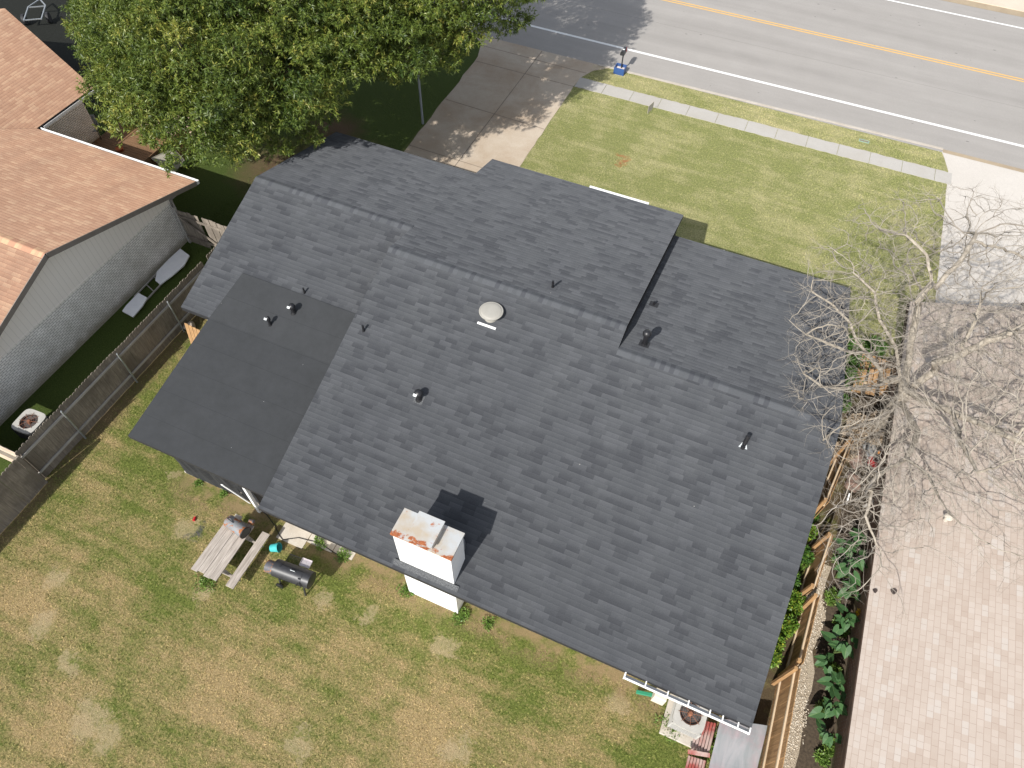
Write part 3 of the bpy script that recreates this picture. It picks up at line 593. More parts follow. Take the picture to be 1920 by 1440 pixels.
# ================================================================= LEFT NEIGHBOUR
nh=thing('brick_house','house with tan shingle roof and white painted brick gable wall','house',(-27,11,0))
def pn(y): return 4.42-.29*(y-9.42)
def pr_(y): return 4.42-.36*(9.42-y)
XE=-20.3
rb=B()
slab_poly(rb,[(XE,9.42,pn(9.42)),(XE,16.06,pn(16.06)),(-28.5,16.06,pn(16.06)),(-35.2,9.42,pn(9.42))],.14)
slab_poly(rb,[(XE,9.42,pr_(9.42)),(-46,9.42,pr_(9.42)),(-46,3.6,pr_(3.6)),(XE,3.6,pr_(3.6))],.14)
zw=lambda x: 2.5+.29*(-28.5-x)
slab_poly(rb,[(-28.5,16.06,zw(-28.5)),(-28.5,19.4,zw(-28.5)),(-34.05,20.9,zw(-34.05)),(-34.3,10.3,zw(-34.3))],.14,ux=Vector((0,1,0)))
slab_poly(rb,[(-34.3,10.3,zw(-34.3)),(-34.05,20.9,zw(-34.05)),(-41,20.9,zw(-34.3)-.29*6.7),(-41,9.5,zw(-34.3)-.29*6.7)],.14,ux=Vector((0,1,0)))
rf=rb.build('roof',[M['tan_shingle'],M['fascia']],nh)
rg=B(); ridge(rg,-35,XE,9.42,4.42,.36,.29,seed=9); rg.build('ridge_cap',[simple('tancap_a',(.52,.33,.2),(.46,.28,.17),20,.9),simple('tancap_b',(.46,.27,.17),(.42,.24,.15),20,.9),simple('tancap_c',(.42,.23,.145),(.38,.2,.13),20,.9)],rf)
fb=B()
fb.beam((XE+.013,9.42,4.42-.09),(XE+.013,16.04,pn(16.04)-.09),.025,.19); fb.beam((XE+.013,9.42,4.42-.09),(XE+.013,3.6,pr_(3.6)-.09),.025,.19)
fb.build('rake_board',simple('brown_grey_trim',(.20,.175,.155),(.16,.14,.12),5,.7),nh)
gb=B(); gb.box(-28.42,XE+.03,16.07,16.19,2.33,2.34); gb.box(-28.42,XE+.03,16.17,16.19,2.33,2.47); gb.box(-28.42,XE+.03,16.065,16.08,2.33,2.47); gb.box(XE+.0,XE+.03,16.07,16.18,2.34,2.47)
gb.box(-28.42,XE+.03,16.165,16.195,2.47,2.48); gb.box(-28.38,-28.365,16.3,19.4,2.36,2.48)
gb.build('gutter',M['whitemetal'],nh)
wb=B(); wb.box(-34,-20.9,4.2,14.96,0,2.08); wb.box(-34,-29.0,14.98,18.9,0,2.36); wb.build('wall',M['whitebrick'],nh)
wb=B(); wb.prism([(4.2,2.081),(4.2,pr_(4.2)-.15),(9.42,4.26),(14.96,pn(14.96)-.15),(14.96,2.081)],-33.9,-20.88); wb.box(-20.94,-20.86,4.2,14.96,2.06,2.10)
wb.build('gable_siding',M['vsiding'],nh)
b=B(); b.box(-21.0,-20.86,14.97,15.05,0,2.3); b.tube([(-20.8,15.02,.1),(-20.8,15.02,2.2),(-20.6,15.9,2.38)],.04,8); b.build('downspout',simple('grey_downspout',(.30,.28,.26),(.24,.22,.2),6,.6),nh)
# AC unit (shared builder)
def ac_unit(name,label,loc,rz,w=.76,h=.72,rust=True,group=None,slope=None):
    t=thing(name,label,'air conditioner',loc,rz,group); b=B(); s=w/2
    b.box(-s,s,-s,s,.06,h-.1,bev=.05); b.build('cabinet',M['acfin'],t,True)
    b=B()
    for k in range(9):
        z=.14+k*(h-.26)/8.; b.box(-s-.008,s+.008,-s-.008,s+.008,z,z+.012,bev=.004)
    for sx in (-1,1):
        for sy in (-1,1): b.box(sx*s-.03*(sx>0)-.0,sx*s+.03*(sx<0),sy*s-.03*(sy>0),sy*s+.03*(sy<0),.05,h-.08)
    b.build('louvre',M['acshell'] if rust else M['fascia'],t,True)
    # top pan with a round opening
    b=B(); n=40; R_=s*.72; rim=[]; sq=[]
    for k in range(n):
        a=2*math.pi*(k+.5)/n; rim.append(Vector((R_*math.cos(a),R_*math.sin(a),h)))
        c,d=math.cos(a),math.sin(a); e=5.0; rr=(abs(c)**e+abs(d)**e)**(-1/e)*(s+.02); sq.append(Vector((rr*c,rr*d,h-.0)))
    for k in range(n):
        j=(k+1)%n; b.face([rim[k],sq[k],sq[j],rim[j]]); b.face([sq[k]+Vector((0,0,-.10)),sq[j]+Vector((0,0,-.10)),sq[j],sq[k]])
        b.face([rim[j],rim[j]-Vector((0,0,.05)),rim[k]-Vector((0,0,.05)),rim[k]])
    b.build('top_pan',M['acshell'],t,True)
    b=B(); b.lathe([(.001,h-.32),(R_*.98,h-.32),(R_*.99,h-.06)],n=32); b.build('fan_well',M['darkin'],t,True)
    b=B()
    for k in range(3):
        a0=k*2*math.pi/3+.3; pts=[]; 
        for rr,da in ((.07,-.5),(R_*.55,-.45),(R_*.88,-.30),(R_*.9,.25),(R_*.6,.50),(.07,.5)):
            a=a0+da; pts.append((rr*math.cos(a),rr*math.sin(a),h-.15+.05*da))
        b.face(pts)
    b.build('fan_blade',M['fan'],t,True)
    b=B(); b.lathe([(.001,h+.03),(.05,h+.028),(.065,h+.0),(.065,h-.12)],n=16)
    for k in range(8):
        a=k*math.pi/4+.2; b.tube([(.05*math.cos(a),.05*math.sin(a),h+.015),(R_*1.13*math.cos(a),R_*1.13*math.sin(a),h+.012)],.006,5)
    for rr in (R_*.35,R_*.55,R_*.75,R_*.95):
        b.tube([(rr*math.cos(a),rr*math.sin(a),h+.013) for a in np.linspace(0,2*math.pi,33)],.003,4,cap=False)
    b.build('fan_guard',M['acrust'],t,True)
    return t
q=P(1293,1338,.75); ac_unit('air_conditioner','rusty fan air conditioner on a concrete pad under the white rear gutter',(q.x+.02,q.y,.08),math.radians(0),.80,.72)
b=B(); b.box(q.x-.52,q.x+.60,q.y-.62,q.y+.48,0,.08,bev=.015); tag(b.build('concrete_pad',M['slab']),'square concrete pad under the rusty fan air conditioner','concrete pad')
q=P(53,789,.8); ac_unit('air_conditioner','grey air conditioner between the white brick wall and the weathered fence',(q.x,q.y,.04),math.radians(3),.82,.74,False)

# boards and frame lying by the brick wall
def lying(name,label,corners,z,mat,cat,th=.05,M2=None):
    b=B(); c=[Vector(P(px,py,z)) for px,py in corners]; lo=[p-Vector((0,0,th)) for p in c]
    b.face(c); b.face(lo[::-1])
    for i in range(len(c)): j=(i+1)%len(c); b.face([lo[i],lo[j],c[j],c[i]])
    return tag(b.build(name,mat),label,cat)
lying('foam_board','long white board lying by the brick wall, nearest the gate',((338,466),(355,479),(345,497),(322,517),(300,533),(291,525),(294,509),(316,486)),.22,M['foamboard'],'board')
lying('foam_board','short white board lying by the brick wall, farther from the gate',((259,549),(276,558),(268,572),(249,594),(229,583),(236,573)),.22,M['foamboard'],'board')
b=B(); 
a0,a1=P(252,556,.12),P(300,506,.12); b0,b1=P(268,570,.12),P(314,520,.12)
for a,c in ((a0,a1),(b0,b1)): b.beam(a,c,.05,.05)
for t in (.15,.45,.75): b.beam(a0.lerp(a1,t),b0.lerp(b1,t),.03,.04)
tag(b.build('ladder',M['fencerail']),'grey wooden ladder lying between the two white boards','ladder')

# ================================================================= LEFT FENCE
fn=thing('wooden_fence','long weathered grey picket fence with metal posts between the two yards','fence',(-17.95,8,0))
b=B(); y=-3.0; r=random.Random(3)
while y<15.1:
    wd=.138; xx=-17.99+r.uniform(-.008,.008) if y>3.9 else -17.80+r.uniform(-.01,.01); h=1.78+r.uniform(-.03,.02); t=.018; ln=r.uniform(-.01,.01)
    if not (13.0<y<13.25):
        prof=[(y,.03),(y+wd,.03),(y+wd,h-.05),(y+wd-.035,h),(y+.035,h),(y,h-.05)]
        b.prism(prof,xx-t,xx)
    y+=wd+.004
b.build('picket_panel',M['fencewood'],fn)
b=B()
for z in (.42,1.45): b=B(); b.beam((-17.955,3.95,z),(-17.955,15.0,z),.04,.09); b.build('rail',M['fencerail'],fn)
for y in (5.75,8.32,10.93,13.55):
    b=B(); b.tube([(-17.90,y,0),(-17.90,y,1.66)],.032,10); b.tube([(-17.90,y,1.66),(-17.90,y,1.70)],[.036,.02],10); b.build('post',M['greymetal'],fn)
b=B(); b.box(-17.93,-17.83,3.86,3.96,0,1.7); b.build('corner_post',M['fencewood'],fn)
# neighbour's cross fence lower left
t=thing('wooden_fence','pale topped short fence running off the left edge below the grey air conditioner','fence',(-19,4,0)); b=B(); x=-26.
while x<-18.05: b.box(x,x+.135,4.03,4.05,.05,1.55+random.uniform(-.02,.02)); x+=.139
b.build('picket_panel',M['fencewood'],t); b=B(); b.box(-26,-18.05,3.94,4.03,1.48,1.56); b.box(-26,-18.05,3.96,4.03,.4,.48); b.build('rail',M['palewood'],t)
# gate by the neighbour corner
t=thing('fence_gate','leaning grey board gate with diagonal brace between brick house and fence','gate',(-19.4,14.9,0)); b=B(); x=-20.75; k=0
while x<-18.0:
    if k!=6: b.box(x,x+.17,14.96+.01*math.sin(k*3),14.98+.01*math.sin(k*3),.05,1.78+random.uniform(-.05,.03))
    x+=.178; k+=1
b.build('board_panel',M['fencewood'],t); b=B(); b.beam((-20.7,14.92,1.5),(-18.1,14.92,1.5),.05,.09); b.beam((-20.7,14.92,.4),(-18.1,14.92,.4),.05,.09); b.beam((-20.6,14.87,1.45),(-18.9,14.87,.42),.05,.09); b.build('brace',M['fencewood'],t)
b=B(); b.box(-20.82,-20.72,14.9,15.0,0,1.9); b.build('post',M['fencerail'],t)
# pale stone lump and firewood near the fence under the garage eave
q=P(357,612,.15); b=B(); bm=bmesh.new(); bmesh.ops.create_icosphere(bm,subdivisions=3,radius=.24)
for v in bm.verts: v.co=Vector((v.co.x*1.0,v.co.y*.8,v.co.z*.75))*(1+.18*math.sin(v.co.x*17+v.co.y*11)+.06*math.sin(v.co.z*31))
b.idx([v.co+q for v in bm.verts],[[v.index for v in f.verts] for f in bm.faces],0,True); bm.free()
tag(b.build('rock',M['rock']),'pale rounded rock at the foot of the fence beside the garage corner','rock')
b=B(); 
for k in range(7): b.beam((-16.9+.16*k,10.3,.03),(-16.9+.16*k+random.uniform(-.03,.03),10.55,1.35-.03*k),.15,.02,up=Vector((0,1,0)))
tag(b.build('board_stack',M['cedar']),'orange boards leaning in the gap beside the garage rear corner','boards')

# ================================================================= COURTYARD OF THE BRICK HOUSE
b=B(); k=0; y=16.4
while y<20.2: b.box(-29.0,-24.6,y,y+.135,.02,.14); y+=.145
tag(b.build('wooden_deck',M['deck']),'dark brown wooden deck in the courtyard between the tan roofs','deck')
t=thing('board_fence','courtyard fence of pale sunlit horizontal boards behind the dark deck','fence',(-26.5,20.3,0)); b=B(); z=.15
while z<1.75: b.box(-29.0,-23.6,20.30,20.325,z,z+.135); z+=.142
b.build('board_panel',M['palewood'],t)
for x in (-28.6,-26.6,-24.8):
    b=B(); b.box(x-.05,x+.05,20.2,20.299,0,1.85); b.build('post',M['cedarrail'],t)
b=B(); x=-24.5; 
for k in range(14): b.beam((-24.55,16.5+.27*k,.0),(-24.55,16.5+.27*k,1.25),.25,.03,up=Vector((1,0,0)))
tag(b.build('board_fence',M['deck']),'low dark board fence at the near side of the deck','fence')
cs=[P(283,296,1.2),P(325,277,1.2),P(346,300,.5),P(322,328,.35)]
b=B(); b.face(cs); b.face([c-Vector((0,0,.04)) for c in cs][::-1])
for i in range(4): j=(i+1)%4; b.face([cs[i]-Vector((0,0,.04)),cs[j]-Vector((0,0,.04)),cs[j],cs[i]])
tag(b.build('plywood_sheet',M['plywood']),'grey plywood sheet leaning at the corner of the tan roof below the green tree','board')
q=P(175,243,.5); t=thing('patio_chair','dark framed chair with grey mesh back standing on the deck','chair',(q.x,q.y,.14),.5)
b=B(); b.box(-.24,.24,-.24,.24,.40,.43,bev=.01); b.build('seat',M['chairfab'],t,True); b=B(); b.box(-.24,.24,.22,.25,.45,.98,bev=.01); b.build('backrest',M['chairfab'],t,True)
for sx in (-1,1):
    b=B(); b.tube([(sx*.27,-.26,0),(sx*.27,-.25,.62),(sx*.27,.22,.64),(sx*.26,.27,1.02)],.018,6); b.tube([(sx*.27,.28,0),(sx*.27,.2,.42)],.018,6); b.build('frame',M['fascia'],t,True)
q=P(223,277,.3); b=B(); b.lathe([(.001,0),(.12,0),(.16,.25),(.17,.26),(.15,.24),(.001,.2)],c=(q.x,q.y,.02)); tag(b.build('flower_pot',simple('terracotta',(.40,.12,.05),(.3,.09,.04),8,.8)),'orange terracotta pot in the dark corner of the courtyard','pot')
sheet('shade_sheet',wavy((-47,20.5),(-30,20.5),20,.1,61)+[(-30,34),(-47,34)],.004,simple('painted_shade',(.010,.011,.008),(.005,.006,.004),9,.95,.4,bd=.02))  # near-black sheet: the tree shade here is put into its colour
# utility trailer at the top left
q=P(66,22,.5); t=thing('trailer','small silver framed trailer beyond the tan roof at the top left','trailer',(q.x,q.y,0),2.2); b=B()
for y in (-.45,.45): b.beam((-.9,y,.5),(.6,y,.5),.06,.06)
for x in (-.85,.55): b.beam((x,-.45,.5),(x,.45,.5),.05,.05)
b.beam((.6,.45,.5),(1.5,0,.45),.06,.06); b.beam((.6,-.45,.5),(1.5,0,.45),.06,.06); b.build('frame',M['greymetal'],t,True)
for y in (-.62,.62):
    b=B(); b.lathe([(.001,-.07),(.27,-.07),(.28,0),(.27,.07),(.001,.07)],c=(-.3,y,.28),M=Matrix.Rotation(math.pi/2,4,'X')); b.build('wheel',M['fascia'],t,True)

# ================================================================= RIGHT NEIGHBOUR
rh=thing('neighbour_house','house with pale pinkish tab shingle roof filling the right edge','house',(10,10,0))
zq=lambda x: 2.5+.36*(x-6.59)
rb=B(); slab_poly(rb,[(6.59,-4,2.5),(6.59,21.3,2.5),(15,21.3,zq(15)),(15,-4,zq(15))],.06,ux=Vector((0,1,0)))
slab_poly(rb,[(15,-4,zq(15)),(15,21.3,zq(15)),(23.4,21.3,2.5),(23.4,-4,2.5)],.12,ux=Vector((0,1,0)))
rr=rb.build('roof',[M['pale_shingle'],simple('dark_brown_fascia',(.045,.032,.022),(.03,.022,.015),6,.7)],rh)
b=B(); b.box(6.565,6.588,-4,21.3,2.30,2.49); b.build('fascia',simple('brown_fascia',(.075,.045,.03),(.04,.028,.02),5,.7),rh)
b=B(); b.box(7.1,22.8,-3.5,20.8,0,2.37); b.build('wall',brick('brown_brick',(.26,.15,.10),(.2,.11,.08),(.3,.27,.24)),rh)
zt=3.
for i in range(40): q=P(1772,975,zt); zt=zq(q.x)
b=B(); b.tube([q,q+Vector((0,0,.22))],.06,14); b.lathe([(.11,.18),(.12,.20),(.06,.27),(.001,.28)],c=q,n=18); b.build('vent_pipe',M['bone'],rr)
# fallen leaves on that roof
for (px,py,s,lb) in ((1640,1108,.10,'small dark fallen leaf on the pale roof nearest the fascia'),(1675,1109,.13,'larger dark fallen leaf on the pale roof')):
    zt=3.
    for i in range(40): q=P(px,py,zt); zt=zq(q.x)
    b=B(); n=10; pts=[q+Vector((s*.55*math.cos(a)*(1+.2*math.sin(3*a)),s*math.sin(a)*.7,.02+.36*s*.55*math.cos(a)+.015*math.sin(2*a))) for a in np.linspace(0,2*math.pi,n,endpoint=False)]
    b.face(pts); tag(b.build('fallen_leaf',simple('dry_leaf',(.06,.045,.04),(.04,.03,.028),10,.9)),lb,'leaf')

# ================================================================= RIGHT FENCE (four panels, each its own)
def cedar_panel(label,x0,y0,x1,y1,h,lean,rails=(.35,1.45)):
    t=thing('cedar_fence_panel',label,'fence panel',(x0,y0,0),0,'cedar fence panels along the right side of the house')
    a=Vector((x0,y0,0)); c=Vector((x1,y1,0)); d=(c-a).normalized(); L=(c-a).length; nn=Vector((-d.y,d.x,0)); nn=nn if nn.x<0 else -nn   # towards the house (-x)
    b=B(); k=0; s=0
    while s<L-.05:
        p0=a+d*s; p1=a+d*min(s+.135,L); hh=h+random.uniform(-.015,.015); top=Vector((lean,0,0)); o=nn*random.uniform(-.004,.004)
        vs=[p0+o,p1+o,p1+o-nn*.018,p0+o-nn*.018]; ts=[v+top+Vector((0,0,hh)) for v in vs]; b.idx(vs+ts,[(0,1,5,4),(1,2,6,5),(2,3,7,6),(3,0,4,7),(4,5,6,7)]); s+=.139
    b.build('board_panel',M['cedar'],t)
    b=B()
    for z in rails: f=z/h*lean; b=B(); b.beam(a+nn*.025+Vector((f,0,z)),c+nn*.025+Vector((f,0,z)),.045,.09); b.build('rail',M['cedarrail'],t)
    for s in (0.02,L-.05):
        b=B(); p=a+d*s; b.beam(p+nn*.10+Vector((0,0,0)),p+nn*.10+Vector((lean,0,h+.02)),.09,.09); b.build('post',M['cedar'],t)
    return t
cedar_panel('cedar fence panel lowest in the picture beside the stained metal sheet',5.42,2.6,5.40,7.38,1.8,.03)
cedar_panel('cedar fence panel next to the yellow green shrubs, above the lowest one',5.52,7.55,5.62,9.55,1.8,-.04)
cedar_panel('leaning short cedar fence panel half way up the gravel strip',5.42,9.85,5.62,11.7,1.55,.10)
cedar_panel('old cedar fence panel under the dead branches',5.35,12.6,5.75,15.2,1.75,.02)
# hedge shrubs and ferns between house and fence
def leaves(n, centre, rad, L, W_, up=.3, flat=False, shell=.6, droop=0.0):
    "n leaf quads scattered in an ellipsoid"
    d=rng.normal(size=(n,3)); d/=np.linalg.norm(d,axis=1)[:,None]; r=(shell+(1-shell)*rng.random(n))[:,None]
    p=np.array(centre)+d*r*np.array(rad); ax=d+rng.normal(size=(n,3))*.6+np.array((0,0,up)); ax[:,2]-=droop
    ax/=np.linalg.norm(ax,axis=1)[:,None]; s=np.cross(ax,rng.normal(size=(n,3))); s/=np.linalg.norm(s,axis=1)[:,None]
    ll=(L*rng.uniform(.7,1.3,n))[:,None]; ww=(W_*rng.uniform(.7,1.3,n))[:,None]
    return np.stack([p,p+ax*ll*.45+s*ww,p+ax*ll,p+ax*ll*.45-s*ww],1).reshape(-1,3)
def leafobj(name,V,mat,parent=None,lo=0,hi=1,k=4):
    n=len(V)//4; v=np.clip(rng.normal((lo+hi)/2,(hi-lo)/4,n),0,1); return npmesh(name,V,np.arange(4*n).reshape(-1,4),mat,parent,attr=v)
def shrub(label,x,y,r,h,mat,n=1500,L=.09,W_=.025,group=None,lo=0,hi=1,name='shrub',cat='shrub'):
    t=thing(name,label,cat,(x,y,0),0,group); V=[]
    for k in range(8):
        a=random.uniform(0,6.28); q=random.random()**.5*r*.7; V.append(leaves(n//8,(x+q*math.cos(a),y+q*math.sin(a),h*random.uniform(.4,.75)),(r*.5,r*.5,h*.42),L,W_))
    leafobj('foliage',np.concatenate(V),mat,t,lo,hi)
    b=B()
    for k in range(5): a=k*1.3; b.tube([(x,y,0),(x+.3*r*math.cos(a),y+.3*r*math.sin(a),h*.6)],[.014,.006],5)
    b.build('stem',M['stem'],t); return t
hg='shrubs between the dark roof and the cedar fence'
for i,(x,y,r,h,m,lb) in enumerate((
    (5.0,8.0,.42,.9,'hedge','bright yellow green shrub lowest beside the cedar fence'),
    (5.05,8.8,.42,.9,'hedge','second bright yellow green shrub up from the lowest'),
    (5.1,9.55,.42,.85,'hedge','yellow green shrub beside the gap in the cedar fence'),
    (5.0,10.3,.45,.8,'fern','dark fern beside the leaning short cedar panel'),
    (5.1,11.1,.45,.8,'fern','ferny shrub just above the leaning short cedar panel'),
    (5.05,11.9,.45,.8,'hedge','green and yellow shrub under the lowest dead twigs'),
    (5.1,12.8,.42,.7,'fern','topmost leafy shrub beside the old cedar panel'))):
    shrub(lb,x,y,r,h,M[m],2600,.10,.03,hg,.05,.95)
# elephant ears
def ear_plant():
    t=thing('elephant_ear_plant','x','plant',(0,0,0)); b=B(); st=B(); r=random.Random(5)
    for k in range(11):
        a=k*2.4+r.uniform(-.3,.3); rr=r.uniform(.08,.42); h=r.uniform(.30,.85); c=Vector((rr*math.cos(a),rr*math.sin(a),h)); s=r.uniform(.11,.22)
        st.tube([(0,0,0),(c.x*.5,c.y*.5,h*.6),tuple(c)],[.012,.010,.006],5)
        ux=Vector((math.cos(a),math.sin(a),-.35)).normalized(); uy=Vector((-math.sin(a),math.cos(a),r.uniform(-.2,.2))).normalized()
        out=[(-.35,.0),(-.75,.28),(-.80,.45),(-.55,.62),(-.1,.66),(.35,.52),(.75,.27),(1.15,.0)]
        for sg in (1,-1):
            for i in range(len(out)-1):
                tri=[(-.0,0),out[i],out[i+1]]; pts=[c+ux*(u*s)+uy*(v*s*sg)+Vector((0,0,.10*s*abs(v)*2-.05*s*(u>.7))) for u,v in tri]
                b.face(pts if sg>0 else pts[::-1],0,[(v*sg,u) for u,v in tri],True)
    b.build('leaves',M['ear'],t); st.build('stems',M['stem'],t); return t
ep=ear_plant(); ears=((1600,1400,'lowest elephant ear plant, beside the pale roof edge'),(1566,1330,'elephant ear plant second from the bottom of the gravel strip'),(1588,1290,'elephant ear plant third from the bottom by the roof edge'),(1545,1240,'small leafed elephant ear plant close to the gravel'),(1580,1215,'elephant ear plant half way along the row'),(1590,1165,'elephant ear plant with big leaves over the dark gap'),(1608,1110,'elephant ear plant just below the yellow flower'),(1580,1070,'elephant ear plant left of the upper group'),(1620,1062,'elephant ear plant touching the roof edge in the upper group'),(1590,1030,'topmost elephant ear plant'),(1612,1005,'elephant ear plant under the dead twigs near the orange board'))
for i,(px,py,lb) in enumerate(ears):
    o=ep if i==0 else copy_tree(ep); q=P(px,py,.6); x=min(max(q.x,6.25),6.75); o.location=(x,q.y,0); o.rotation_euler=(0,0,i*1.7); s=.85+.3*((i*37)%10)/10; o.scale=(s,s,s)
    tag(o,lb,'plant','elephant ear plants beside the gravel')
# dark soil bed
sheet('soil_bed',wavy((6.25,-2),(6.3,20),30,.06,12)+[(7.1,20),(7.1,-2)],.004,simple('dark_soil',(.10,.075,.05),(.04,.03,.022),14,.95,.5,bd=.02))
for i,(px,py) in enumerate(((1560,1400),(1545,1420),(1585,1425),(1545,1330),(1560,1260),(1575,1180),(1560,1120),(1575,1050))):
    q=P(px,py,.1); shrub(('low green weeds at the bottom edge of the soil bed','low weeds by the gravel at the very bottom','weed tuft beside the lowest elephant ear','weed tuft on the gravel half way','weed tuft between gravel and elephant ears','weeds beside the middle elephant ears','weeds at the gravel edge opposite the fence gap','weeds at the upper end of the gravel')[i],q.x,q.y,.22,.2,M['weed'],500,.10,.018,'weed tufts in the side bed',name='weed_tuft',cat='weeds')
q=P(1612,1152,.5); V=leaves(120,(q.x,q.y,.55),(.09,.09,.06),.09,.016,.2); tag(leafobj('yellow_flower',V,leafmat('yellow_petals',(.5,.3,.01),(.75,.5,.02),(.85,.65,.05),.5,.2)),'yellow flower head among the elephant ears','flower')

# ================================================================= SMALL THINGS, REAR YARD
# picnic table
zt=.75; c=[P(429,967,zt),P(473,983,zt),P(411,1090,zt),P(357,1068,zt)]
t=thing('picnic_table','weathered grey picnic table on the rear lawn','picnic table',((c[0].x+c[2].x)/2,(c[0].y+c[2].y)/2,0))
x0=(c[0].x+c[3].x)/2; x1=(c[1].x+c[2].x)/2; y1=(c[0].y+c[1].y)/2; y0=(c[2].y+c[3].y)/2
n=4; wd=(x1-x0)/n
for k in range(n):
    b=B(); dy=(.0,.04,-.02,.0)[k]; b.box(x0+k*wd+.004,x0+(k+1)*wd-.004,y0+dy,y1+dy*.5,zt-.04,zt+(.006*math.sin(k*2)),bev=.004); b.build('table_board',M['tablewood'],t)
bx0=P(480,995,.45).x; bx1=P(510,1005,.45).x; by1=P(497,998,.45).y; by0=P(434,1103,.45).y
bx0=(P(425,1095,.45).x+P(492,995,.45).x)/2; bx1=bx0+.27
b=B(); b.box(bx0,bx1,by0,by1,.41,.45,bev=.006); b.build('bench',M['tablewood'],t)
b=B(); mx=(x0+x1)/2; bl0=mx-(bx1-mx); b.box(x0-.02,x0+.2,by0+.1,by1,.36,.40,bev=.006); b.build('bench',M['tablewood'],t)
for y in (y0+.35,y1-.35):
    b=B(); b.beam((x0+.1,y,.38),(bx1,y,.38),.04,.09); b.beam((x0+.05,y,zt-.08),(x1-.05,y,zt-.08),.04,.07); b.beam((x0+.25,y+.045,zt-.05),(x0-.05,y+.045,0),.04,.09,up=Vector((0,1,0))); b.beam((x1-.25,y+.045,zt-.05),(x1+.15,y+.045,0),.04,.09,up=Vector((0,1,0))); b.build('leg_frame',M['tablewood'],t)
# steel drum on the table
p0=P(434,980,.95); p1=P(457,997,.95); d=(p1-p0); d.z=0; d.normalize(); p0.z=p1.z=.75+.19
t=thing('steel_drum','rusty grey steel drum lying open on the picnic table','drum',(p0.x,p0.y,.75))
b=B(); a=p0-d*.14; e=p1+d*.06; b.tube([a-d*.03,a,a+d*.02,e-d*.02,e],[.13,.18,.19,.19,.185],28); b.build('shell',M['rustbarrel'],t)
b=B(); b.tube([e+d*.003,e+d*.012],[.175,.178],28); b.tube([e-d*.02,e+d*.015],[.198,.198],28,cap=False); b.build('opening',M['blackpipe'],t)
b=B(); b.tube([a+Vector((0,0,.19)),a+d*.1+Vector((0,0,.25)),a+d*.3+Vector((0,0,.20))],.012,6); b.build('handle',M['blackpipe'],t)
q=P(471,978,.9); b=B(); b.tube([q-Vector((.09,0,.06)),q+Vector((.06,.02,-.06))],[.085,.085],18); tag(b.build('tin_can',M['rustwhite']),'small rusted can at the table edge beside the drum','can')
b=B(); q=P(446,970,.78); b.box(q.x-.12,q.x+.12,q.y-.07,q.y+.07,.757,.80,bev=.005); tag(b.build('wood_block',M['bone']),'pale block behind the drum at the table end','block')
# bucket
q=P(516,1026,.2); b=B(); Mr=Matrix.Rotation(1.25,4,'Y'); Mr=Matrix.Rotation(.35,4,'Z')@Mr
b.lathe([(.001,-.14),(.12,-.14),(.145,.14),(.150,.14),(.150,.115),(.155,.115)],c=(q.x,q.y,.16),M=Mr); b.lathe([(.001,-.12),(.11,-.12),(.14,.14)],c=(q.x,q.y,.16),M=Mr,n=24)
t=tag(b.build('bucket',M['teal']),'teal plastic bucket lying beside the black smoker','bucket')
# smoker
s0=P(500,1055,.95); s1=P(585,1086,.95); d=(s1-s0); d.z=0; L=d.length; d.normalize(); rz=math.atan2(d.y,d.x)
o=P(512,1060,.9); t=thing('smoker_grill','black barrel smoker grill with a rusted firebox standing on the lawn','grill',(o.x,o.y,0),rz)
bl=1.18; r_=.26; zc_=.78
b=B(); b.tube([(.05,0,zc_),(.055,0,zc_),(.055+bl,0,zc_),(.06+bl,0,zc_)],[r_*.96,r_,r_,r_*.96],36); bar=b.build('barrel',M['barrel'],t,True)
b=B(); b.tube([(.28,math.cos(a)*(r_+.005),zc_+math.sin(a)*(r_+.005)) for a in np.linspace(-.9,1.6,16)],.006,5); b.tube([(1.0,math.cos(a)*-(r_+.005),zc_+math.sin(a)*(r_+.005)) for a in np.linspace(0,1.6,10)],.006,5)
b.tube([(.28,-r_-.003,zc_+.02),(1.0,-r_-.003,zc_+.02)],.007,5); b.tube([(.28,.06,zc_+r_),(1.0,.06,zc_+r_)],.007,5); b.build('lid_seam',M['blackpipe'],bar,True)
b=B(); b.tube([(-.27,0,zc_-.14),(-.265,0,zc_-.14),(.05,0,zc_-.14),(.055,0,zc_-.14)],[.17,.19,.19,.18],30); b.build('firebox',M['rustwhite'],t,True)
b=B(); b.tube([(.92,-r_-.05,zc_+.06),(.92,-r_-.02,zc_+.12),(1.0,-r_+.03,zc_+.17),(1.06,-r_-.02,zc_+.12),(1.06,-r_-.05,zc_+.06)],.015,8); b.lathe([(.05,0),(.06,.02),(.001,.03)],c=(.96,-.10,zc_+.21),n=16); b.build('thermometer',M['blackpipe'],t,True)
b=B(); b.tube([(.62,.0,zc_+r_),(.62,.0,zc_+r_+.05),(.76,.0,zc_+r_+.05),(.76,.0,zc_+r_)],.012,6); b.build('handle',M['greymetal'],t,True)
for x,y in ((.18,-.22),(.18,.22),(1.0,-.22),(1.0,.22)):
    b=B(); b.beam((x,y*.6,zc_-.1),(x,y*1.25,0),.04,.04,up=Vector((1,0,0))); b.build('leg',M['barrel'],t,True)
for y in (-.30,.30):
    b=B(); b.lathe([(.001,-.03),(.12,-.03),(.13,0),(.12,.03),(.001,.03)],c=(.18,y,.13),M=Matrix.Rotation(math.pi/2,4,'X'),n=20); b.build('wheel',M['blackpipe'],t,True)
b=B()
for k in range(8): b.tube([(.25,.25+.035*k,zc_),(.92,.25+.035*k,zc_)],.006,5)
b.tube([(.25,.24,zc_),(.25,.51,zc_),(.92,.51,zc_),(.92,.24,zc_)],.010,6); b.build('wire_shelf',M['blackpipe'],t,True)
b=B()
